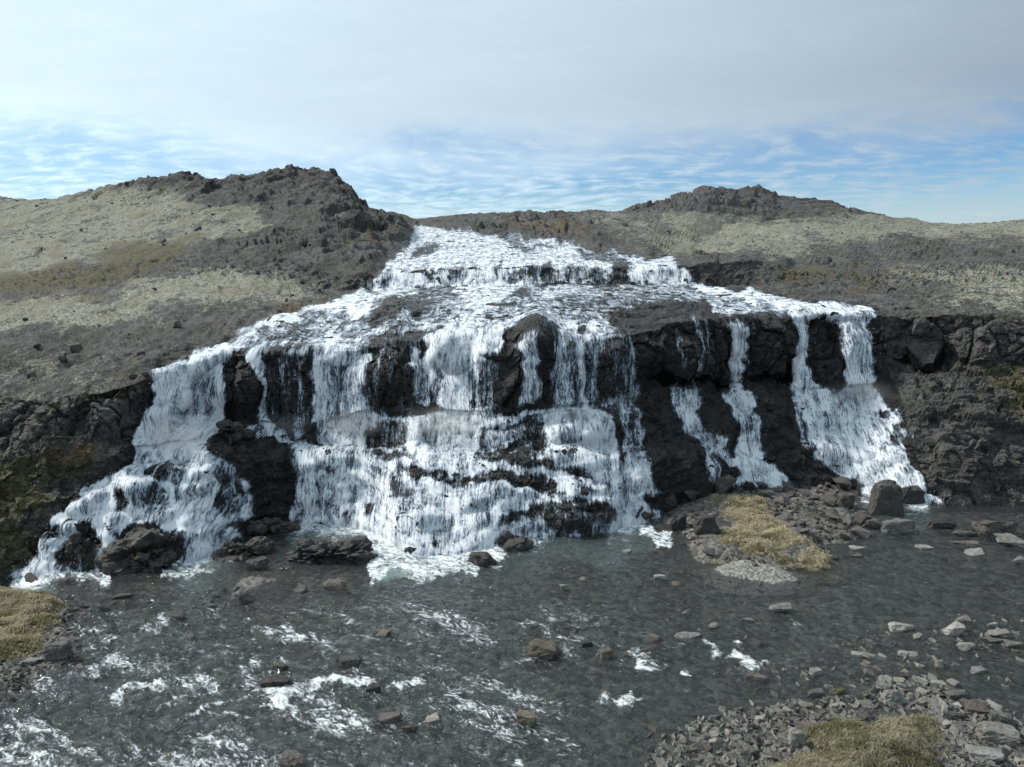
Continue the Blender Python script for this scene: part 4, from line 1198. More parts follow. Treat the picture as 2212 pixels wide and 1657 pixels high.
TURF = dict(
    island=(R(6, (60, 1150), (110, 1085), (260, 1050), (400, 1045), (560, 1075), (625, 1130), (590, 1180), (700, 1240), (770, 1290), (890, 1360), (1025, 1470), (960, 1485), (700, 1485), (560, 1455), (400, 1430), (330, 1445), (200, 1445), (155, 1370), (180, 1290), (300, 1230), (230, 1160), (100, 1165)), .36, .7, 6),
    corner=(R(8, (1060, 1020), (1110, 990), (1240, 985), (1255, 890), (1300, 840), (1420, 805), (1550, 805), (1640, 785), (1750, 770), (1830, 800), (1862, 860), (1845, 930), (1880, 1014), (1860, 1180), (1100, 1180)), .34, .7, 7),
    left=([(-330, 1300), (-100, 1280), (0, 1270), (90, 1276), (137, 1303), (124, 1340), (106, 1380), (112, 1402), (60, 1424), (0, 1432), (-330, 1480)], .42, .8, 8),
)
GP = {k: ground_poly(v[0], .12) for k, v in list(BANKS.items()) + list(TURF.items())}


def bank_h(k, x, y):
    poly, h, e, s = {**BANKS, **TURF}[k]
    P = np.stack([x, y, 0 * x], -1)
    d = sdist(GP[k], x, y) + fbm(P * 1.1, 4, 100 + s) * (.55 if k in TURF else .45)
    up = sstep(-.1, e, d)
    if k in TURF:
        hh = h * (up ** .6) * (.75 + .6 * fbm(P * .7, 3, 130 + s) + .35 * fbm(P * 2.4, 3, 140 + s)) + .16 * sstep(.1, 1.4, d)
    else:
        hh = h * up * (.85 + .5 * fbm(P * .6, 4, 130 + s)) + .05 * fbm(P * 3, 3, 150 + s) * up
    return np.where(d > -.1, hh, -.30 + .3 * sstep(-1.3, -.1, d)) - .02


def gz(x, y):
    """height of the gravel and turf banks over the river at a spot"""
    x, y = np.atleast_1d(np.asarray(x, float)), np.atleast_1d(np.asarray(y, float))
    r = np.full(x.shape, -.30)
    for k in GP:
        r = np.maximum(r, bank_h(k, x, y))
    return r


bx, by = np.meshgrid(np.arange(-420, 2650, 7.0), np.concatenate([np.arange(1000, 1300, 4.0), np.arange(1300, 2150, 7.0)]))
BP = at_z(bx, by, -.3)
BP[..., 2] = -.30 + .10 * fbm(BP * .7, 4, 160) + .06 * fbm(BP * 2.5, 3, 161) - .22 * sstep(.2, .7, fbm(BP * .12, 3, 162) + .25 * sstep(1300, 1180, by) * sstep(800, 1200, bx))
for k in BANKS:
    BP[..., 2] = np.maximum(BP[..., 2], bank_h(k, BP[..., 0], BP[..., 1]) * (1 if k == 'shingle' else 0) - (0 if k == 'shingle' else .35))
me = mesh_np('riverbed', BP.reshape(-1, 3), grid_faces(*BP.shape[:2])[:, :, ::-1].reshape(-1, 4))
link('riverbed', me, 'bed_gravel', kind='structure')


def bank_mesh(k, step):
    p = np.array(GP[k])
    x0, y0 = p.min(0) - .8
    x1, y1 = p.max(0) + .8
    x1, x0 = min(x1, 24), max(x0, -26)
    y0 = max(y0, 9.0)
    X, Y = np.meshgrid(np.arange(x0, x1, step), np.arange(y0, y1, step))
    Z = bank_h(k, X, Y)
    d = sdist(GP[k], X, Y)
    F = grid_faces(*X.shape)
    ok = (d[:-1, :-1] > -.7) | (d[1:, 1:] > -.7)
    F = F[ok].reshape(-1, 4)
    idx = np.unique(F)
    rm = np.zeros(X.size, int)
    rm[idx] = np.arange(len(idx))
    V = np.stack([X, Y, Z], -1).reshape(-1, 3)[idx]
    return mesh_np(k, V, rm[F])


for k, nm, mt, lab in [('boulder', 'boulder_bank', 'bank_gravel', ''), ('shingle', 'shingle_bar', 'bank_gravel', ''), ('shore', 'gravel_shore', 'bank_gravel', ''),
                       ('oval', 'gravel_bar', 'pale_gravel', ''), ('bar', 'gravel_bar', 'bank_gravel', '')]:
    link(nm, bank_mesh(k, .10), mt, kind='structure')

rngg = np.random.default_rng(11)


def turf_thing(k, lab, n, mt, mb, ln, wd, step):
    me = bank_mesh(k, step)
    o = link('grass_mound', me, mt, label=lab, category='grass mound', group='turf mounds by the river')
    p = np.array(GP[k])
    lo, hi = p.min(0), p.max(0)
    lo = np.maximum(lo, (-24, 10))
    q = rngg.uniform(lo, hi, (n * 3, 2))
    q = q[sdist(GP[k], q[:, 0], q[:, 1]) > -.12][:n]
    thin = fbm(np.stack([q[:, 0], q[:, 1], 0 * q[:, 0]], -1) * 1.7, 3, 172) + .5 * sstep(.0, .6, sdist(GP[k], q[:, 0], q[:, 1]))
    q = q[thin + rngg.normal(0, .12, len(q)) > .08]
    n = len(q)
    z = bank_h(k, q[:, 0], q[:, 1])
    P3 = np.stack([q[:, 0], q[:, 1], z], -1)
    lay = fbm(np.stack([q[:, 0], q[:, 1], 0 * z], -1) * .8, 3, 170) * 2.4 + rngg.normal(0, .8, n) - 1.9
    tus = .75 + .8 * fbm(np.stack([q[:, 0], q[:, 1], 0 * z], -1) * 2.6, 3, 171)
    L = rngg.uniform(.4, 1.25, n) * ln * np.clip(tus, .25, 1.6)
    dirx = np.stack([np.cos(lay), np.sin(lay), 0 * lay], -1)
    side = np.stack([-np.sin(lay), np.cos(lay), 0 * lay], -1) * (wd * rngg.uniform(.6, 1.4, n))[:, None]
    upv = np.array([0, 0, 1.])
    a = P3 + side - upv * .02
    b = P3 - side - upv * .02
    h1 = rngg.uniform(.35, .75, n)[:, None]
    c = P3 + dirx * L[:, None] * .42 + upv * L[:, None] * h1
    d = P3 + dirx * L[:, None] * 1.0 + upv * L[:, None] * h1 * rngg.uniform(.3, 1.2, n)[:, None]
    V = np.stack([a, b, c + side * .7, c - side * .7, d], 1).reshape(-1, 3)
    F = (np.arange(n)[:, None, None] * 5 + np.array([(0, 1, 3), (0, 3, 2), (2, 3, 4)])[None]).reshape(-1, 3)
    link('grass_blades', mesh_np('grass_blades', V, F, False), mb, o, kind='stuff')
    return o


turf_thing('island', 'low straw-coloured grass mound among boulders below the right falls', 26000, 'turf_straw', 'blade_straw', .24, .014, .10)
turf_thing('corner', 'olive-yellow grass mound amid the shingle in the lower right corner', 34000, 'turf_green', 'blade_green', .20, .008, .08)
turf_thing('left', 'yellow-brown grass mound on the left river edge beside the grey block', 22000, 'turf_straw', 'blade_straw', .20, .010, .09)

FOAM = [
    (.75, R(7, (20, 190), (200, 150), (560, 155), (420, 200), (200, 225))), (.85, R(7, (20, 190), (200, 160), (500, 160), (200, 200))),
    (.60, R(7, (600, 380), (700, 370), (820, 350), (800, 400), (720, 470), (640, 430))), (.55, R(7, (310, 600), (450, 560), (490, 580), (420, 640), (330, 640))),
    (.70, R(7, (480, 690), (600, 640), (880, 620), (940, 650), (900, 700), (780, 660), (600, 700), (480, 735))), (.66, R(7, (1000, 550), (1130, 540), (1145, 590), (1020, 630))),
    (.66, R(7, (760, 815), (900, 735), (1110, 675), (950, 745), (800, 825))), (.82, R(7, (1130, 740), (1200, 680), (1400, 635), (1520, 600), (1530, 625), (1660, 625), (1640, 665), (1400, 695), (1220, 755))),
    (.75, R(7, (1590, 745), (1680, 650), (1820, 612), (1800, 655), (1690, 685))), (.68, R(7, (0, 920), (120, 910), (250, 820), (265, 840), (180, 920), (340, 880), (200, 945), (60, 975), (0, 975))),
    (.66, R(7, (800, 1030), (920, 920), (975, 940), (880, 1030))), (.62, R(7, (1060, 1005), (1200, 950), (1210, 1030), (1060, 1030))), (.60, R(7, (1690, 450), (1720, 485), (1820, 448), (1730, 512))),
    (.55, R(7, (1540, 475), (1600, 430), (1605, 462))), (.52, R(7, (1380, 350), (1480, 330), (1545, 380), (1440, 380))), (.55, R(7, (1750, 570), (1800, 560), (1810, 600), (1760, 605))),
    (.85, R(7, (1580, 160), (1600, -40), (2150, -40), (2212, 140), (2030, 165), (1850, 215), (1800, 190), (1700, 190), (1650, 235), (1600, 210))),
    (.70, R(7, (700, 195), (760, 130), (930, 130), (900, 165), (800, 195))), (.55, R(7, (960, 780), (1050, 780), (1040, 820), (970, 815))), (.55, R(7, (780, 540), (870, 515), (1040, 515), (960, 530))),
    (.55, R(7, (480, 775), (560, 780), (580, 800), (490, 795))), (.55, R(7, (1160, 845), (1230, 830), (1220, 850))), (.5, R(7, (1320, 880), (1400, 830), (1360, 910))), (.5, R(7, (640, 760), (760, 720), (700, 790))),
    (.75, R(8, (450, 510), (560, 515), (620, 550), (700, 585), (640, 625), (540, 625), (565, 570))), (.68, R(8, (830, 440), (920, 530), (860, 555))), (.6, R(8, (715, 485), (765, 525), (740, 545))),
    (.70, R(8, (970, 460), (1012, 465), (1000, 520), (1150, 570), (1060, 575), (930, 545))), (.68, R(8, (720, 625), (805, 600), (780, 645))), (.74, R(8, (370, 725), (430, 655), (455, 700), (605, 730), (520, 755), (440, 725), (350, 755))),
    (.62, R(8, (815, 210), (880, 240), (850, 243))), (.62, R(8, (860, 275), (975, 258), (930, 282))), (.6, R(8, (925, 290), (960, 290), (950, 305))), (.62, R(8, (1195, 370), (1285, 410), (1230, 415))), (.58, R(8, (220, 480), (310, 490), (230, 580))),
    (.7, R(8, (-10, 960), (60, 975), (80, 1030), (-10, 1030))), (.85, R(8, (540, -30), (700, -30), (715, 60), (650, 85))), (.6, R(8, (560, 98), (645, 82), (620, 112))), (.55, R(8, (840, 320), (890, 315), (880, 335))),
    (.55, R(8, (320, 770), (350, 740), (330, 800))), (.55, R(8, (270, 890), (350, 880), (340, 895))), (.7, R(8, (-20, 0), (280, -40), (280, 30), (60, 45))), (.62, R(8, (30, 480), (60, 480), (40, 520), (20, 510))),
    (.6, R(6, (1130, 1060), (1240, 1060), (1230, 1130), (1140, 1090))), (.6, R(6, (1520, 1060), (1680, 1110), (1560, 1115))), (.5, R(6, (1310, 1510), (1370, 1535), (1330, 1535))), (.5, R(6, (1410, 1120), (1520, 1150), (1440, 1160))),
    (.55, R(6, (90, 1010), (240, 1005), (230, 1040), (100, 1045))), (.7, R(4, (1010, 1500), (1320, 1450), (1300, 1500), (1020, 1550))), (.6, R(4, (1650, 1420), (1700, 1420), (1760, 1495), (1680, 1495))),
]
for x_, y_, w_, *_r in BOULDERS:
    if x_ < 1720 and y_ > 1325 and x_ > 150:
        s_ = .60 if x_ < 1000 else .50
        FOAM.append((s_, [(x_ + w_ * .55, y_ - w_ * .12), (x_ + w_ * .2, y_ + w_ * .14), (x_ - w_ * .5, y_ + w_ * .22), (x_ - w_ * 1.9, y_ + w_ * .62), (x_ - w_ * .9, y_ + w_ * .12), (x_ - w_ * .4, y_)]))
F_MAP = paint(0.0, FOAM, 5)
MILK = paint(0.0, [(.40, R(5, (330, 1500), (480, 1470), (560, 1500), (500, 1570), (370, 1620), (300, 1590))), (.07, R(5, (1000, 1350), (2000, 1300), (2050, 1400), (1700, 1480), (1100, 1450)))], 9)
wx, wy = np.meshgrid(np.arange(-420, 2650, 3.2), np.concatenate([np.arange(1000, 1250, 2.4), np.arange(1250, 1760, 3.0), np.arange(1760, 2150, 20.0)]))
WPos = at_z(wx, wy, 0.0)
ca_, sa_ = math.cos(.56), math.sin(.56)
fl = np.stack([WPos[..., 0] * ca_ - WPos[..., 1] * sa_, (WPos[..., 0] * sa_ + WPos[..., 1] * ca_) * 1.7, 0 * wx], -1)
rapid = sstep(1500, 700, wx) * sstep(1260, 1400, wy) * .8 + .35
rapid = rapid + lookup(F_MAP, wx, wy) * .8
wv_ = fl * .55 + np.stack([fbm(fl * .6, 3, 181), fbm(fl * .6, 3, 182), 0 * wx], -1) * .8
WPos[..., 2] = rapid * (.085 * fbm(wv_ * 1.5, 3, 183) + .055 * fbm(wv_ * 4.2, 3, 184, ridged=True)) + lookup(F_MAP, wx, wy) * .05
me = mesh_np('river', WPos.reshape(-1, 3), grid_faces(*wx.shape)[:, :, ::-1].reshape(-1, 4))
fwx, fwy = warp(wx, wy, 30, 60, 403)
fwx2, fwy2 = warp(fwx, fwy, 14, 14, 404)
fleck = lookup(F_MAP, fwx2, fwy2)
fleck = np.maximum(fleck, (.25 + .32 * sstep(-.05, .45, fbm(fl * np.array([.22, .5, 1]), 3, 185))) * sstep(1700, 900, wx) * sstep(1240, 1330, wy))  # foam flecks; sun glitter on the rapids is painted in as foam too
k1x, k1y = to_px(K1)
bl_ = np.interp(wx, k1x, k1y)
bw_ = lookup(W_MAP, wx, bl_ - 14)
ahead = np.clip(fwy - bl_ - 4, 0, 900)
fleck = np.maximum(fleck * .92, np.clip(bw_ * 1.05, 0, .95) * np.exp(-ahead / 24) * sstep(.2, .5, bw_))
fattr(me, 'foam', fleck.reshape(-1))
milky = np.maximum(lookup(MILK, fwx, fwy), .24 * np.exp(-ahead / 30) * sstep(.3, .7, gblur(bw_, 60, 1)))
fattr(me, 'milky', milky.reshape(-1))
link('river', me, 'river_water', kind='structure')


# ------------------------------------------------------------------ stones
def rock_mesh(name, seed, npts=14, cuts=0, rough=.0, flat=1.0, mat='stone_grey', blocky=.5):
    """angular stone in a unit box, base at z = 0"""
    r = np.random.default_rng(seed)
    p = r.normal(0, 1, (npts, 3))
    p /= np.linalg.norm(p, axis=1, keepdims=True)
    p = np.sign(p) * np.abs(p) ** (1 - blocky * .55)
    p *= r.uniform(.82, 1.0, (npts, 1))
    if blocky >= .94:          # a broken block: jittered box corners
        box = np.array([(x, y, z) for x in (-1, 1) for y in (-1, 1) for z in (-1, 1)], float) * .80
        box += r.uniform(-.24, .24, box.shape)
        box[1::2, :2] *= r.uniform(.8, .98)
        p = np.concatenate([box, p[:4] * .96])
    bm = bmesh.new()
    for q in p:
        bm.verts.new(q)
    bmesh.ops.convex_hull(bm, input=bm.verts)
    for v in [v for v in bm.verts if not v.link_faces]:
        bm.verts.remove(v)
    bmesh.ops.dissolve_limit(bm, angle_limit=.12, verts=bm.verts, edges=bm.edges)
    bmesh.ops.bevel(bm, geom=list(bm.edges), offset=.07, segments=1, affect='EDGES', clamp_overlap=True)
    if cuts:
        bmesh.ops.triangulate(bm, faces=bm.faces)
        for _ in range(cuts):
            lim = 1.1 / (2 ** _)
            es = [e for e in bm.edges if e.calc_length() > lim * .35]
            bmesh.ops.subdivide_edges(bm, edges=es, cuts=1, use_grid_fill=True)
            bmesh.ops.triangulate(bm, faces=bm.faces)
        bmesh.ops.smooth_vert(bm, verts=bm.verts, factor=.35, use_axis_x=True, use_axis_y=True, use_axis_z=True)
    bmesh.ops.triangulate(bm, faces=bm.faces)
    me = bpy.data.meshes.new(name)
    bm.to_mesh(me)
    bm.free()
    n = len(me.vertices)
    co = np.zeros(n * 3, np.float32)
    me.vertices.foreach_get('co', co)
    co = co.reshape(-1, 3).astype(float)
    if cuts:
        nr = co / (np.linalg.norm(co, axis=1, keepdims=True) + 1e-6)
        c_, e_ = worley(co * 2.1 + seed * 3.1, seed)
        co += nr * (fbm(co * 1.7 + seed, 4, seed) * .12 + (c_ - .5) * .13 - .05 * np.exp(-(e_ / .1) ** 2) + fbm(co * 6 + seed, 3, seed + 5) * .035)[:, None] * (1 + rough)
    lo, hi = co.min(0), co.max(0)
    co = (co - lo) / (hi - lo)
    co[:, :2] -= .5
    me.vertices.foreach_set('co', co.astype(np.float32).ravel())
    me.update()
    me.materials.append(MATS[mat])
    return me


FV = FPX
for i, (px_, py_, w_, h_, mt, lab, blk_) in enumerate(BOULDERS):
    p0 = at_z(np.array([px_]), np.array([py_]), 0.0)[0]
    g = max(0.0, float(gz(p0[0], p0[1])[0]))
    if g > .02:
        p0 = at_z(np.array([px_]), np.array([py_ - 2]), g)[0]
    dep = p0[1] * CP - (p0[2] - CAM_H) * SP
    w = w_ * dep / FV * 1.03
    el = math.atan2(CAM_H - p0[2], p0[1])
    # seen height = height*cos + depth*sin: solve for a stone whose depth is a share of its width
    dp = w * (.62 if h_ > w_ * .5 else .5)
    h = max(.30 * w * min(1, h_ / w_ * 1.6), (h_ * dep / FV - dp * math.sin(el) * .75) / math.cos(el))
    dp = min(dp, h_ * dep / FV / math.sin(el) * 1.05)
    me = rock_mesh('boulder', 300 + i * 7, 15 if h_ > 20 else 12, 3 if w_ > 30 else 2, .15, 1, mt, blk_)
    o = link('boulder' if w_ >= 34 else 'stone', me, None, label=lab, category='boulder' if w_ >= 34 else 'stone', group='single rocks in and beside the river')
    sink = .16 * h + (.04 if g < .02 else 0)
    o.scale = (w, dp, h + sink)
    rr = random.Random(i)
    o.rotation_euler = (rr.uniform(-.06, .06), rr.uniform(-.08, .08), rr.uniform(-.3, .3))
    o.location = (p0[0], p0[1] + dp * .42, g - sink)

# rock on the dark slab, and the black outcrops at the water's edge
def outcrop(name, poly_c, size, seed, lab, mat='stone_wet', ico=5, yaw=0.0, rg=1.0):
    bm = bmesh.new()
    bmesh.ops.create_icosphere(bm, subdivisions=ico, radius=1.0)
    me = bpy.data.meshes.new(name)
    bm.to_mesh(me)
    bm.free()
    n = len(me.vertices)
    co = np.zeros(n * 3, np.float32)
    me.vertices.foreach_get('co', co)
    co = co.reshape(-1, 3).astype(float)
    nr = co.copy()
    S = np.array(size) / 2
    W_ = co * S
    ji = np.stack([fbm(W_ * 1.1 + seed, 3, seed + k) for k in range(3)], -1) * .4
    c1, e1 = worley((W_ + ji) * np.array([.9, .9, 1.3]) + seed, seed)
    c2, e2 = worley((W_ + ji) * np.array([2.1, 2.1, 2.8]) + seed, seed + 1)
    c3, e3 = worley((W_ + ji * .5) * 4.6 + seed, seed + 2)
    d = (c1 - .5) * .55 - .16 * np.exp(-(e1 / .09) ** 2) + (c2 - .5) * .32 - .08 * np.exp(-(e2 / .09) ** 2) + (c3 - .5) * .12 + fbm(W_ * .7 + seed, 3, seed + 9) * .35
    W_ = W_ + nr * (d * rg)[:, None] * np.minimum(1, S.min() / .55)
    me.vertices.foreach_set('co', W_.astype(np.float32).ravel())
    me.materials.append(MATS[mat])
    for p in me.polygons:
        p.use_smooth = False
    me.update()
    o = link(name, me, None, label=lab, category='rock', group='rock outcrops at the foot of the falls')
    o.location = poly_c
    o.rotation_euler = (0, 0, yaw)
    return o


def foot(px_, py_, z=0.0):
    return at_z(np.array([px_]), np.array([py_]), z)[0]


for i, (px_, py_, wm, dm, hm, lab, yw) in enumerate([
        (318, 1208, 2.75, 1.9, 2.3, 'big black mossy outcrop splitting the left lower cascade', .1),
        (525, 1190, 2.2, 1.1, 1.15, 'low black outcrop right of the second cascade outflow', .35),
        (708, 1200, 3.7, 1.5, 1.25, 'long knobbly black outcrop of fused lumps below the dark slab', .02),
        (575, 1140, 3.0, .8, .75, 'thin black ledge at the foot of the dark slab', .05),
        (1250, 1128, 2.6, 1.2, 1.0, 'black wet outcrop poking through the foam below the thin veil', .0),
        (1370, 1112, 1.8, 1.0, .75, 'small black outcrop right of the one in the foam below the veil', .1),
        (1120, 1178, 1.3, .7, .6, 'little black outcrop above the lone black boulder', .2),
        (175, 1200, 1.0, .8, 1.6, 'narrow black rock parting the leftmost outflow', .0),
        (215, 1165, .8, .7, 1.7, 'steep black rock between two white strands of the leftmost outflow', .2)]):
    z0 = .15 if i not in (7, 8) else .5
    p = foot(px_, py_, z0)
    outcrop('rock_outcrop', (p[0], p[1], z0), (wm, dm, hm), 700 + i * 13, lab, yaw=yw, ico=5)

# the broken block lying on top of the dark slab
ci = int(np.argmin(np.abs(COLS - 497)))
rj = int(np.argmin(np.abs(PY[START[3]:START[5], ci] - 945))) + START[3]
q = TER[rj, ci]
outcrop('perched_block', (q[0], q[1] - .15, q[2] + .25), (1.15, .8, .85), 907, 'broken black block perched on top of the dark slab left of centre', ico=4)
q2 = TER[rj, int(np.argmin(np.abs(COLS - 527)))]
outcrop('perched_block', (q2[0], q2[1] - .15, q2[2] + .10), (.85, .6, .4), 911, 'low black slab lying against the right of the perched broken block', ico=4)

# ------------------------------------------------------------------ the crowd of stones: on the boulder bank, the shingle, along the shore
rs_ = random.Random(21)
VAR = {m: [rock_mesh('stone', 500 + j * 3 + hash_ * 41, 11, 1 if j < 4 else 0, 0, 1, m, .8) for j in range(7)]
       for hash_, m in enumerate(['stone_grey', 'stone_pale', 'stone_dark', 'stone_brown', 'stone_wet'])}
taken = []


def free(x, y, r):
    for (a, b, c) in taken:
        if (a - x) ** 2 + (b - y) ** 2 < (r + c) ** 2 * .62:
            return False
    return True


MARKS = [(BOULDERS[k][0], BOULDERS[k][1], nick) for k, nick in (
    (0, 'tall upright boulder'), (2, 'wedge-topped bank boulder'), (3, 'dark cube boulder'), (4, 'broad pool boulder'), (7, 'large angular right-edge boulder'), (10, 'whitish pool stone'),
    (16, 'pointed boulder in the mound flank'), (17, 'pointed boulder above the mound'), (18, 'large wet bank boulder'), (21, 'lone black boulder'),
    (22, 'brown flat-topped rock'), (28, 'squared grey boulder'), (32, 'brown midstream rock'), (33, 'dark wedge rock'), (35, 'light grey river stone'), (40, 'bottom-edge brown boulder'),
    (43, 'large brown block'), (44, 'rounded brown boulder'), (45, 'bottom brown boulder'), (46, 'long low grey slab'), (47, 'light pointed boulder'), (60, 'broad pale slab'), (62, 'tilted pale slab'),
    (65, 'pale right-edge slab'), (70, 'pale leaning slab'), (73, 'flat grey spit boulder'), (74, 'reddish-grey boulder'), (76, 'biggest corner boulder'), (78, 'pale slanting slab'),
    (79, 'pale upright boulder'), (82, 'grey shingle block'), (83, 'pale shingle stone'), (84, 'left pinkish stone'), (87, 'rounded light stone'), (88, 'mossy flat stone'), (90, 'grey pointed bottom stone'), (91, 'greenish-grey stone'))]
MARKS += [(1600, 1090, 'top of the straw-coloured mound'), (1690, 1175, 'middle of the straw-coloured mound'), (1790, 1220, 'tip of the straw-coloured mound'), (1640, 1225, 'oval gravel bar')]
CROWD = {}
ORD = ['nearest', 'second', 'third', 'fourth', 'fifth', 'sixth', 'seventh', 'eighth', 'ninth', 'tenth', 'eleventh', 'twelfth', 'thirteenth', 'fourteenth', 'fifteenth']


def label_crowd():
    for (nick, side, shade, cat), lst in CROWD.items():
        lst.sort(key=lambda e: e[0])
        for k, (d, o) in enumerate(lst):
            nth = ORD[k] if k < len(ORD) else 'farther'
            o['label'] = f'{nth} {shade} {cat} {side} the {nick}'


def one_stone(px_, py_, wpx, mats, name, lab, group, cat, big=False):
    p = foot(px_, py_)
    g = float(gz(p[0], p[1])[0])
    w = wpx * p[1] / FV * 1.1
    if not free(p[0], p[1], w * .5):
        return False
    taken.append((p[0], p[1], w * .5))
    m = rs_.choice(mats)
    o = link(name, rs_.choice(VAR[m]), None, label=lab, category=cat, group=group)
    d, mx, my, nick = min((math.hypot(px_ - x, (py_ - y) * 1.3), x, y, nk) for x, y, nk in MARKS)
    dx, dy = px_ - mx, (py_ - my) * 1.3
    side = ('to the right of' if dx > 0 else 'to the left of') if abs(dx) > abs(dy) else ('just below' if dy > 0 else 'just above')
    shade = dict(stone_grey='small grey', stone_pale='small pale', stone_dark='small dark', stone_brown='small brownish', stone_wet='small black wet')[m]
    CROWD.setdefault((nick, side, shade.replace('small ', '') if big or wpx > 26 else shade, cat), []).append((d, o))
    h = w * rs_.uniform(.35, .7)
    o.scale = (w, w * rs_.uniform(.55, .95), h)
    o.rotation_euler = (rs_.uniform(-.25, .25), rs_.uniform(-.25, .25), rs_.uniform(0, 6.28))
    base = max(g, -.06)
    o.location = (p[0], p[1], base - h * .28)
    return True


for (px_, py_, w_, h_, *_r) in BOULDERS:
    p = foot(px_, py_)
    taken.append((p[0], p[1], w_ * p[1] / FV * .5))


def scatter(poly, n, wfun, mats, *a):
    xs, ys = [p[0] for p in poly], [p[1] for p in poly]
    k = t = 0
    while k < n and t < n * 30:
        t += 1
        x, y = rs_.uniform(min(xs), max(xs)), rs_.uniform(min(ys), max(ys))
        if not inside(poly, np.array([x]), np.array([y]))[0]:
            continue
        if any(sdist(GP[q], *[np.array([c]) for c in foot(x, y)[:2]])[0] > .25 for q in TURF):
            continue
        k += one_stone(x, y, wfun(), mats, *a)


bk = BANKS['boulder'][0]
scatter(bk, 26, lambda: rs_.uniform(26, 44), ['stone_dark', 'stone_grey', 'stone_dark'], 'boulder', 'dark angular boulder in the jumble of the bank below the right falls', 'boulders of the bank below the right falls', 'boulder')
scatter(bk, 52, lambda: rs_.uniform(11, 24), ['stone_dark', 'stone_grey', 'stone_dark', 'stone_grey'], 'stone', 'small angular stone in the jumble of the bank below the right falls', 'stones of the bank below the right falls', 'stone')
spit = [(1850, 1410), (1950, 1400), (2010, 1440), (2110, 1510), (2212, 1570), (2212, 1657), (2050, 1640), (2030, 1560), (1950, 1530), (1900, 1500)]
scatter(spit, 48, lambda: rs_.uniform(13, 32), ['stone_grey', 'stone_pale', 'stone_pale', 'stone_grey'], 'stone', 'grey stone in the shingle spit right of the corner grass mound', 'stones of the shingle spit', 'stone')
low = [(1400, 1657), (1430, 1590), (1500, 1540), (1600, 1515), (1720, 1510), (1800, 1500), (1880, 1520), (1730, 1570), (1640, 1657)]
scatter(low, 50, lambda: rs_.uniform(14, 26), ['stone_grey', 'stone_pale', 'stone_grey', 'stone_brown'], 'stone', 'grey stone in the shingle at the bottom left of the corner grass mound', 'stones of the bottom shingle', 'stone')
shal = [(1560, 1440), (1850, 1380), (2212, 1300), (2212, 1500), (2000, 1420), (1880, 1480), (1700, 1500), (1580, 1500)]
scatter(shal, 38, lambda: rs_.uniform(8, 18), ['stone_grey', 'stone_pale', 'stone_dark'], 'stone', 'small stone showing above the right shallows', 'stones of the right shallows', 'stone')
shl = R(7, (200, 330), (290, 250), (400, 300), (400, 520), (300, 560), (220, 440))
scatter(shl, 13, lambda: rs_.uniform(7, 17), ['stone_dark', 'stone_wet', 'stone_grey'], 'stone', 'small dark stone on the shore right of the left grass mound', 'stones of the left shore', 'stone')
mid = [(1090, 1260), (1500, 1230), (1640, 1300), (1600, 1430), (1300, 1470), (1090, 1360)]
scatter(mid, 28, lambda: rs_.uniform(6, 14), ['stone_dark', 'stone_grey', 'stone_wet'], 'stone', 'tiny stone showing above the river right of the large brown block', 'tiny stones in midstream', 'stone')
rap = [(280, 1280), (900, 1290), (1080, 1400), (1080, 1640), (700, 1640), (500, 1560), (300, 1420)]
scatter(rap, 16, lambda: rs_.uniform(8, 20), ['stone_wet', 'stone_dark'], 'stone', 'small black stone breaking the rapids on the left', 'small stones in the rapids', 'stone')


label_crowd()

# pebbles nobody would count: one object for each bank, and those lying under water
def pebbles(name, poly_px, n, wlo, whi, mat, on_bank=True, jitter=0.0):
    r = np.random.default_rng(len(name) * 7 + n)
    P = np.array(poly_px)
    q = r.uniform(P.min(0), P.max(0), (n * 3, 2))
    q = q[inside(poly_px, q[:, 0], q[:, 1])][:n]
    G = at_z(q[:, 0], q[:, 1], 0.0)
    z = gz(G[:, 0], G[:, 1])
    tb = np.max([sdist(GP[k], G[:, 0], G[:, 1]) for k in TURF], 0) < .1
    G, z = G[tb], z[tb]
    n = len(G)
    w = r.uniform(wlo, whi, n) ** 1.0
    base = rock_mesh('tmp', 77, 9, 0, 0, 1, mat, .7)
    nv = len(base.vertices)
    co = np.zeros(nv * 3, np.float32)
    base.vertices.foreach_get('co', co)
    co = co.reshape(-1, 3)
    tris = np.array([tuple(p.vertices) for p in base.polygons])
    a = r.uniform(0, 6.28, n)
    sx, sy, sz = w, w * r.uniform(.5, .95, n), w * r.uniform(.35, .7, n)
    X = co[None, :, 0] * sx[:, None]
    Y = co[None, :, 1] * sy[:, None]
    V = np.stack([X * np.cos(a)[:, None] - Y * np.sin(a)[:, None] + G[:, 0:1], X * np.sin(a)[:, None] + Y * np.cos(a)[:, None] + G[:, 1:2],
                  co[None, :, 2] * sz[:, None] + (np.maximum(z, -.05 if 'stream' in name or 'shallow' in name else -9) - sz * .3)[:, None]], -1).reshape(-1, 3)
    F = (np.arange(n)[:, None, None] * nv + tris[None]).reshape(-1, 3)
    bpy.data.meshes.remove(base)
    link(name, mesh_np(name, V, F, False), mat, kind='stuff')


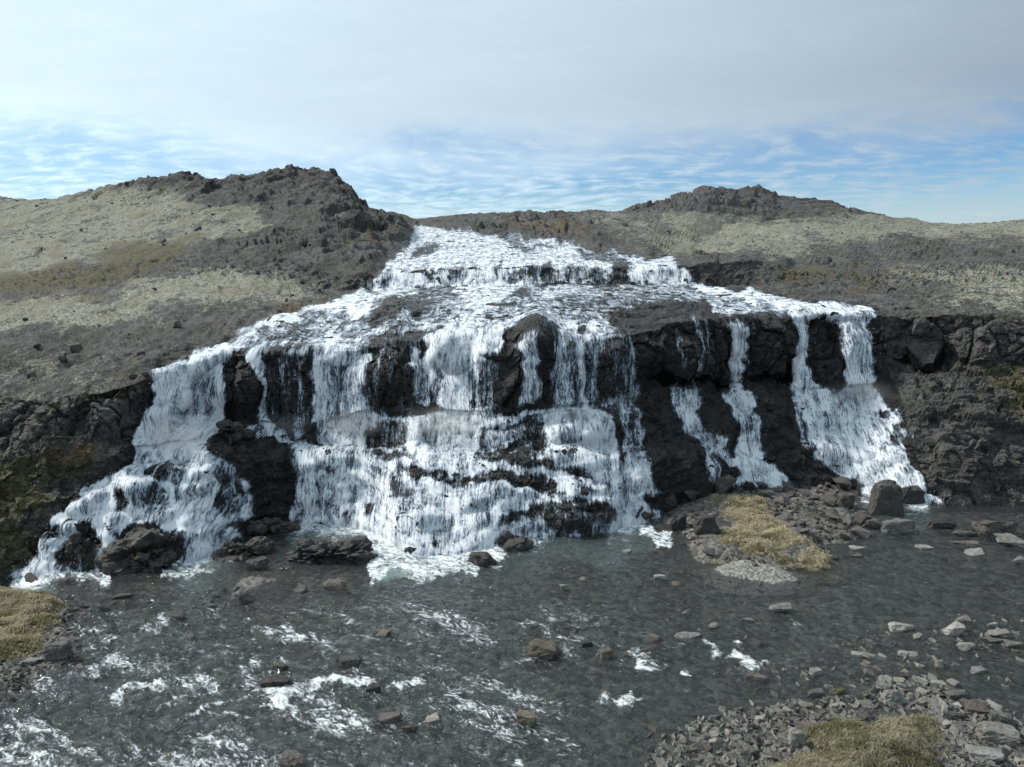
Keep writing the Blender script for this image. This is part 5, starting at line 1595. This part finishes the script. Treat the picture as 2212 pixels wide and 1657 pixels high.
sh_poly = BANKS['shingle'][0]
pebbles('shingle_cobbles', [(min(2230, max(1380, x)), min(1680, y)) for x, y in sh_poly], 420, .18, .34, 'stone_grey')
pebbles('shallow_pebbles', shal, 260, .10, .28, 'stone_grey', False)
pebbles('midstream_pebbles', mid, 120, .10, .26, 'stone_dark', False)
pebbles('shingle', [(min(2230, max(1380, x)), min(1680, y)) for x, y in sh_poly], 1700, .06, .20, 'stone_grey')
pebbles('pale_shingle', [(min(2230, max(1380, x)), min(1680, y)) for x, y in sh_poly], 800, .07, .22, 'stone_pale')
pebbles('bank_pebbles', bk, 1300, .08, .30, 'stone_dark')
pebbles('shore_pebbles', [(max(-60, x), y) for x, y in BANKS['shore'][0]], 900, .05, .18, 'stone_dark')
pebbles('sunken_stones', [(-100, 1280), (900, 1230), (1400, 1180), (2212, 1120), (2260, 1680), (-100, 1680)], 1100, .10, .36, 'stone_dark', False)


# ------------------------------------------------------------------ spray hanging at the feet of the falls
def mist(px_, py_, Y, size, dens, seed):
    m, t = new_mat('mist')
    P = t.n('ShaderNodeTexCoord').outputs['Object']
    r = t.vmath('LENGTH', P)
    n = t.noise(t.vmath('ADD', P, (seed, 0, 0)), 1.7, 3, 0.6)
    d = t.math('MULTIPLY', t.rng(r, 0.15, 1.0, 1.0, 0.0), t.rng(n, 0.35, 0.65, 0.3, 1.3))
    v = t.n('ShaderNodeVolumeScatter', {'Color': (0.97, 0.98, 1.0, 1), 'Density': t.math('MULTIPLY', d, dens * 1.7), 'Anisotropy': 0.2}).outputs[0]
    t.n('ShaderNodeOutputMaterial', {'Volume': v})
    bm = bmesh.new()
    bmesh.ops.create_icosphere(bm, subdivisions=3, radius=1.0)
    me = bpy.data.meshes.new('mist')
    bm.to_mesh(me)
    bm.free()
    me.materials.append(m)
    o = link('mist', me, None, kind='stuff')
    o.location = at_Y(np.array([px_]), np.array([py_]), Y)[0]
    o.scale = size


for i, (x_, y_, Y_, s_, d_) in enumerate([
        (960, 915, 32.6, (2.6, .9, 1.1), .38), (760, 915, 33.2, (2.0, .8, .9), .30), (1250, 905, 33.4, (2.4, .8, .9), .26), (380, 950, 29.9, (1.8, .8, 1.0), .34),
        (1850, 850, 38.8, (2.6, .9, .9), .30), (1600, 870, 37.6, (.8, .6, .9), .25), (620, 920, 33.2, (1.6, .7, .8), .24), (1000, 1150, 28.6, (3.2, .8, .7), .22), (1900, 1040, 35.6, (1.6, .7, .6), .26)]):
    mist(x_, y_, Y_, s_, d_, i * 3.7)


# loose rocks lying about on the hillsides, too many and too small to count
rh = np.random.default_rng(77)
cand = np.argwhere((hill * bank > .6) & (RK < 12.95) & (RK > 10.1))
cand2 = np.argwhere((terr * bank > .7) & (RK < 9))
pick = np.concatenate([cand[rh.choice(len(cand), 420)], cand2[rh.choice(len(cand2), 90)]])
pos = TER[pick[:, 0], pick[:, 1]]
sz_ = rh.uniform(.12, .42, len(pos)) * np.where(rh.random(len(pos)) < .12, 2.2, 1.0)
base = rock_mesh('tmp', 91, 11, 0, 0, 1, 'stone_dark', .6)
nv = len(base.vertices)
co = np.zeros(nv * 3, np.float32)
base.vertices.foreach_get('co', co)
co = co.reshape(-1, 3)
tris = np.array([tuple(p.vertices) for p in base.polygons])
an = rh.uniform(0, 6.28, len(pos))
X, Y = co[None, :, 0] * sz_[:, None], co[None, :, 1] * sz_[:, None] * .8
V = np.stack([X * np.cos(an)[:, None] - Y * np.sin(an)[:, None] + pos[:, 0:1], X * np.sin(an)[:, None] + Y * np.cos(an)[:, None] + pos[:, 1:2],
              co[None, :, 2] * sz_[:, None] * .7 + pos[:, 2:3] - .12 * sz_[:, None]], -1).reshape(-1, 3)
F = (np.arange(len(pos))[:, None, None] * nv + tris[None]).reshape(-1, 3)
bpy.data.meshes.remove(base)
link('hillside_rocks', mesh_np('hillside_rocks', V, F, False), 'stone_dark', kind='stuff')
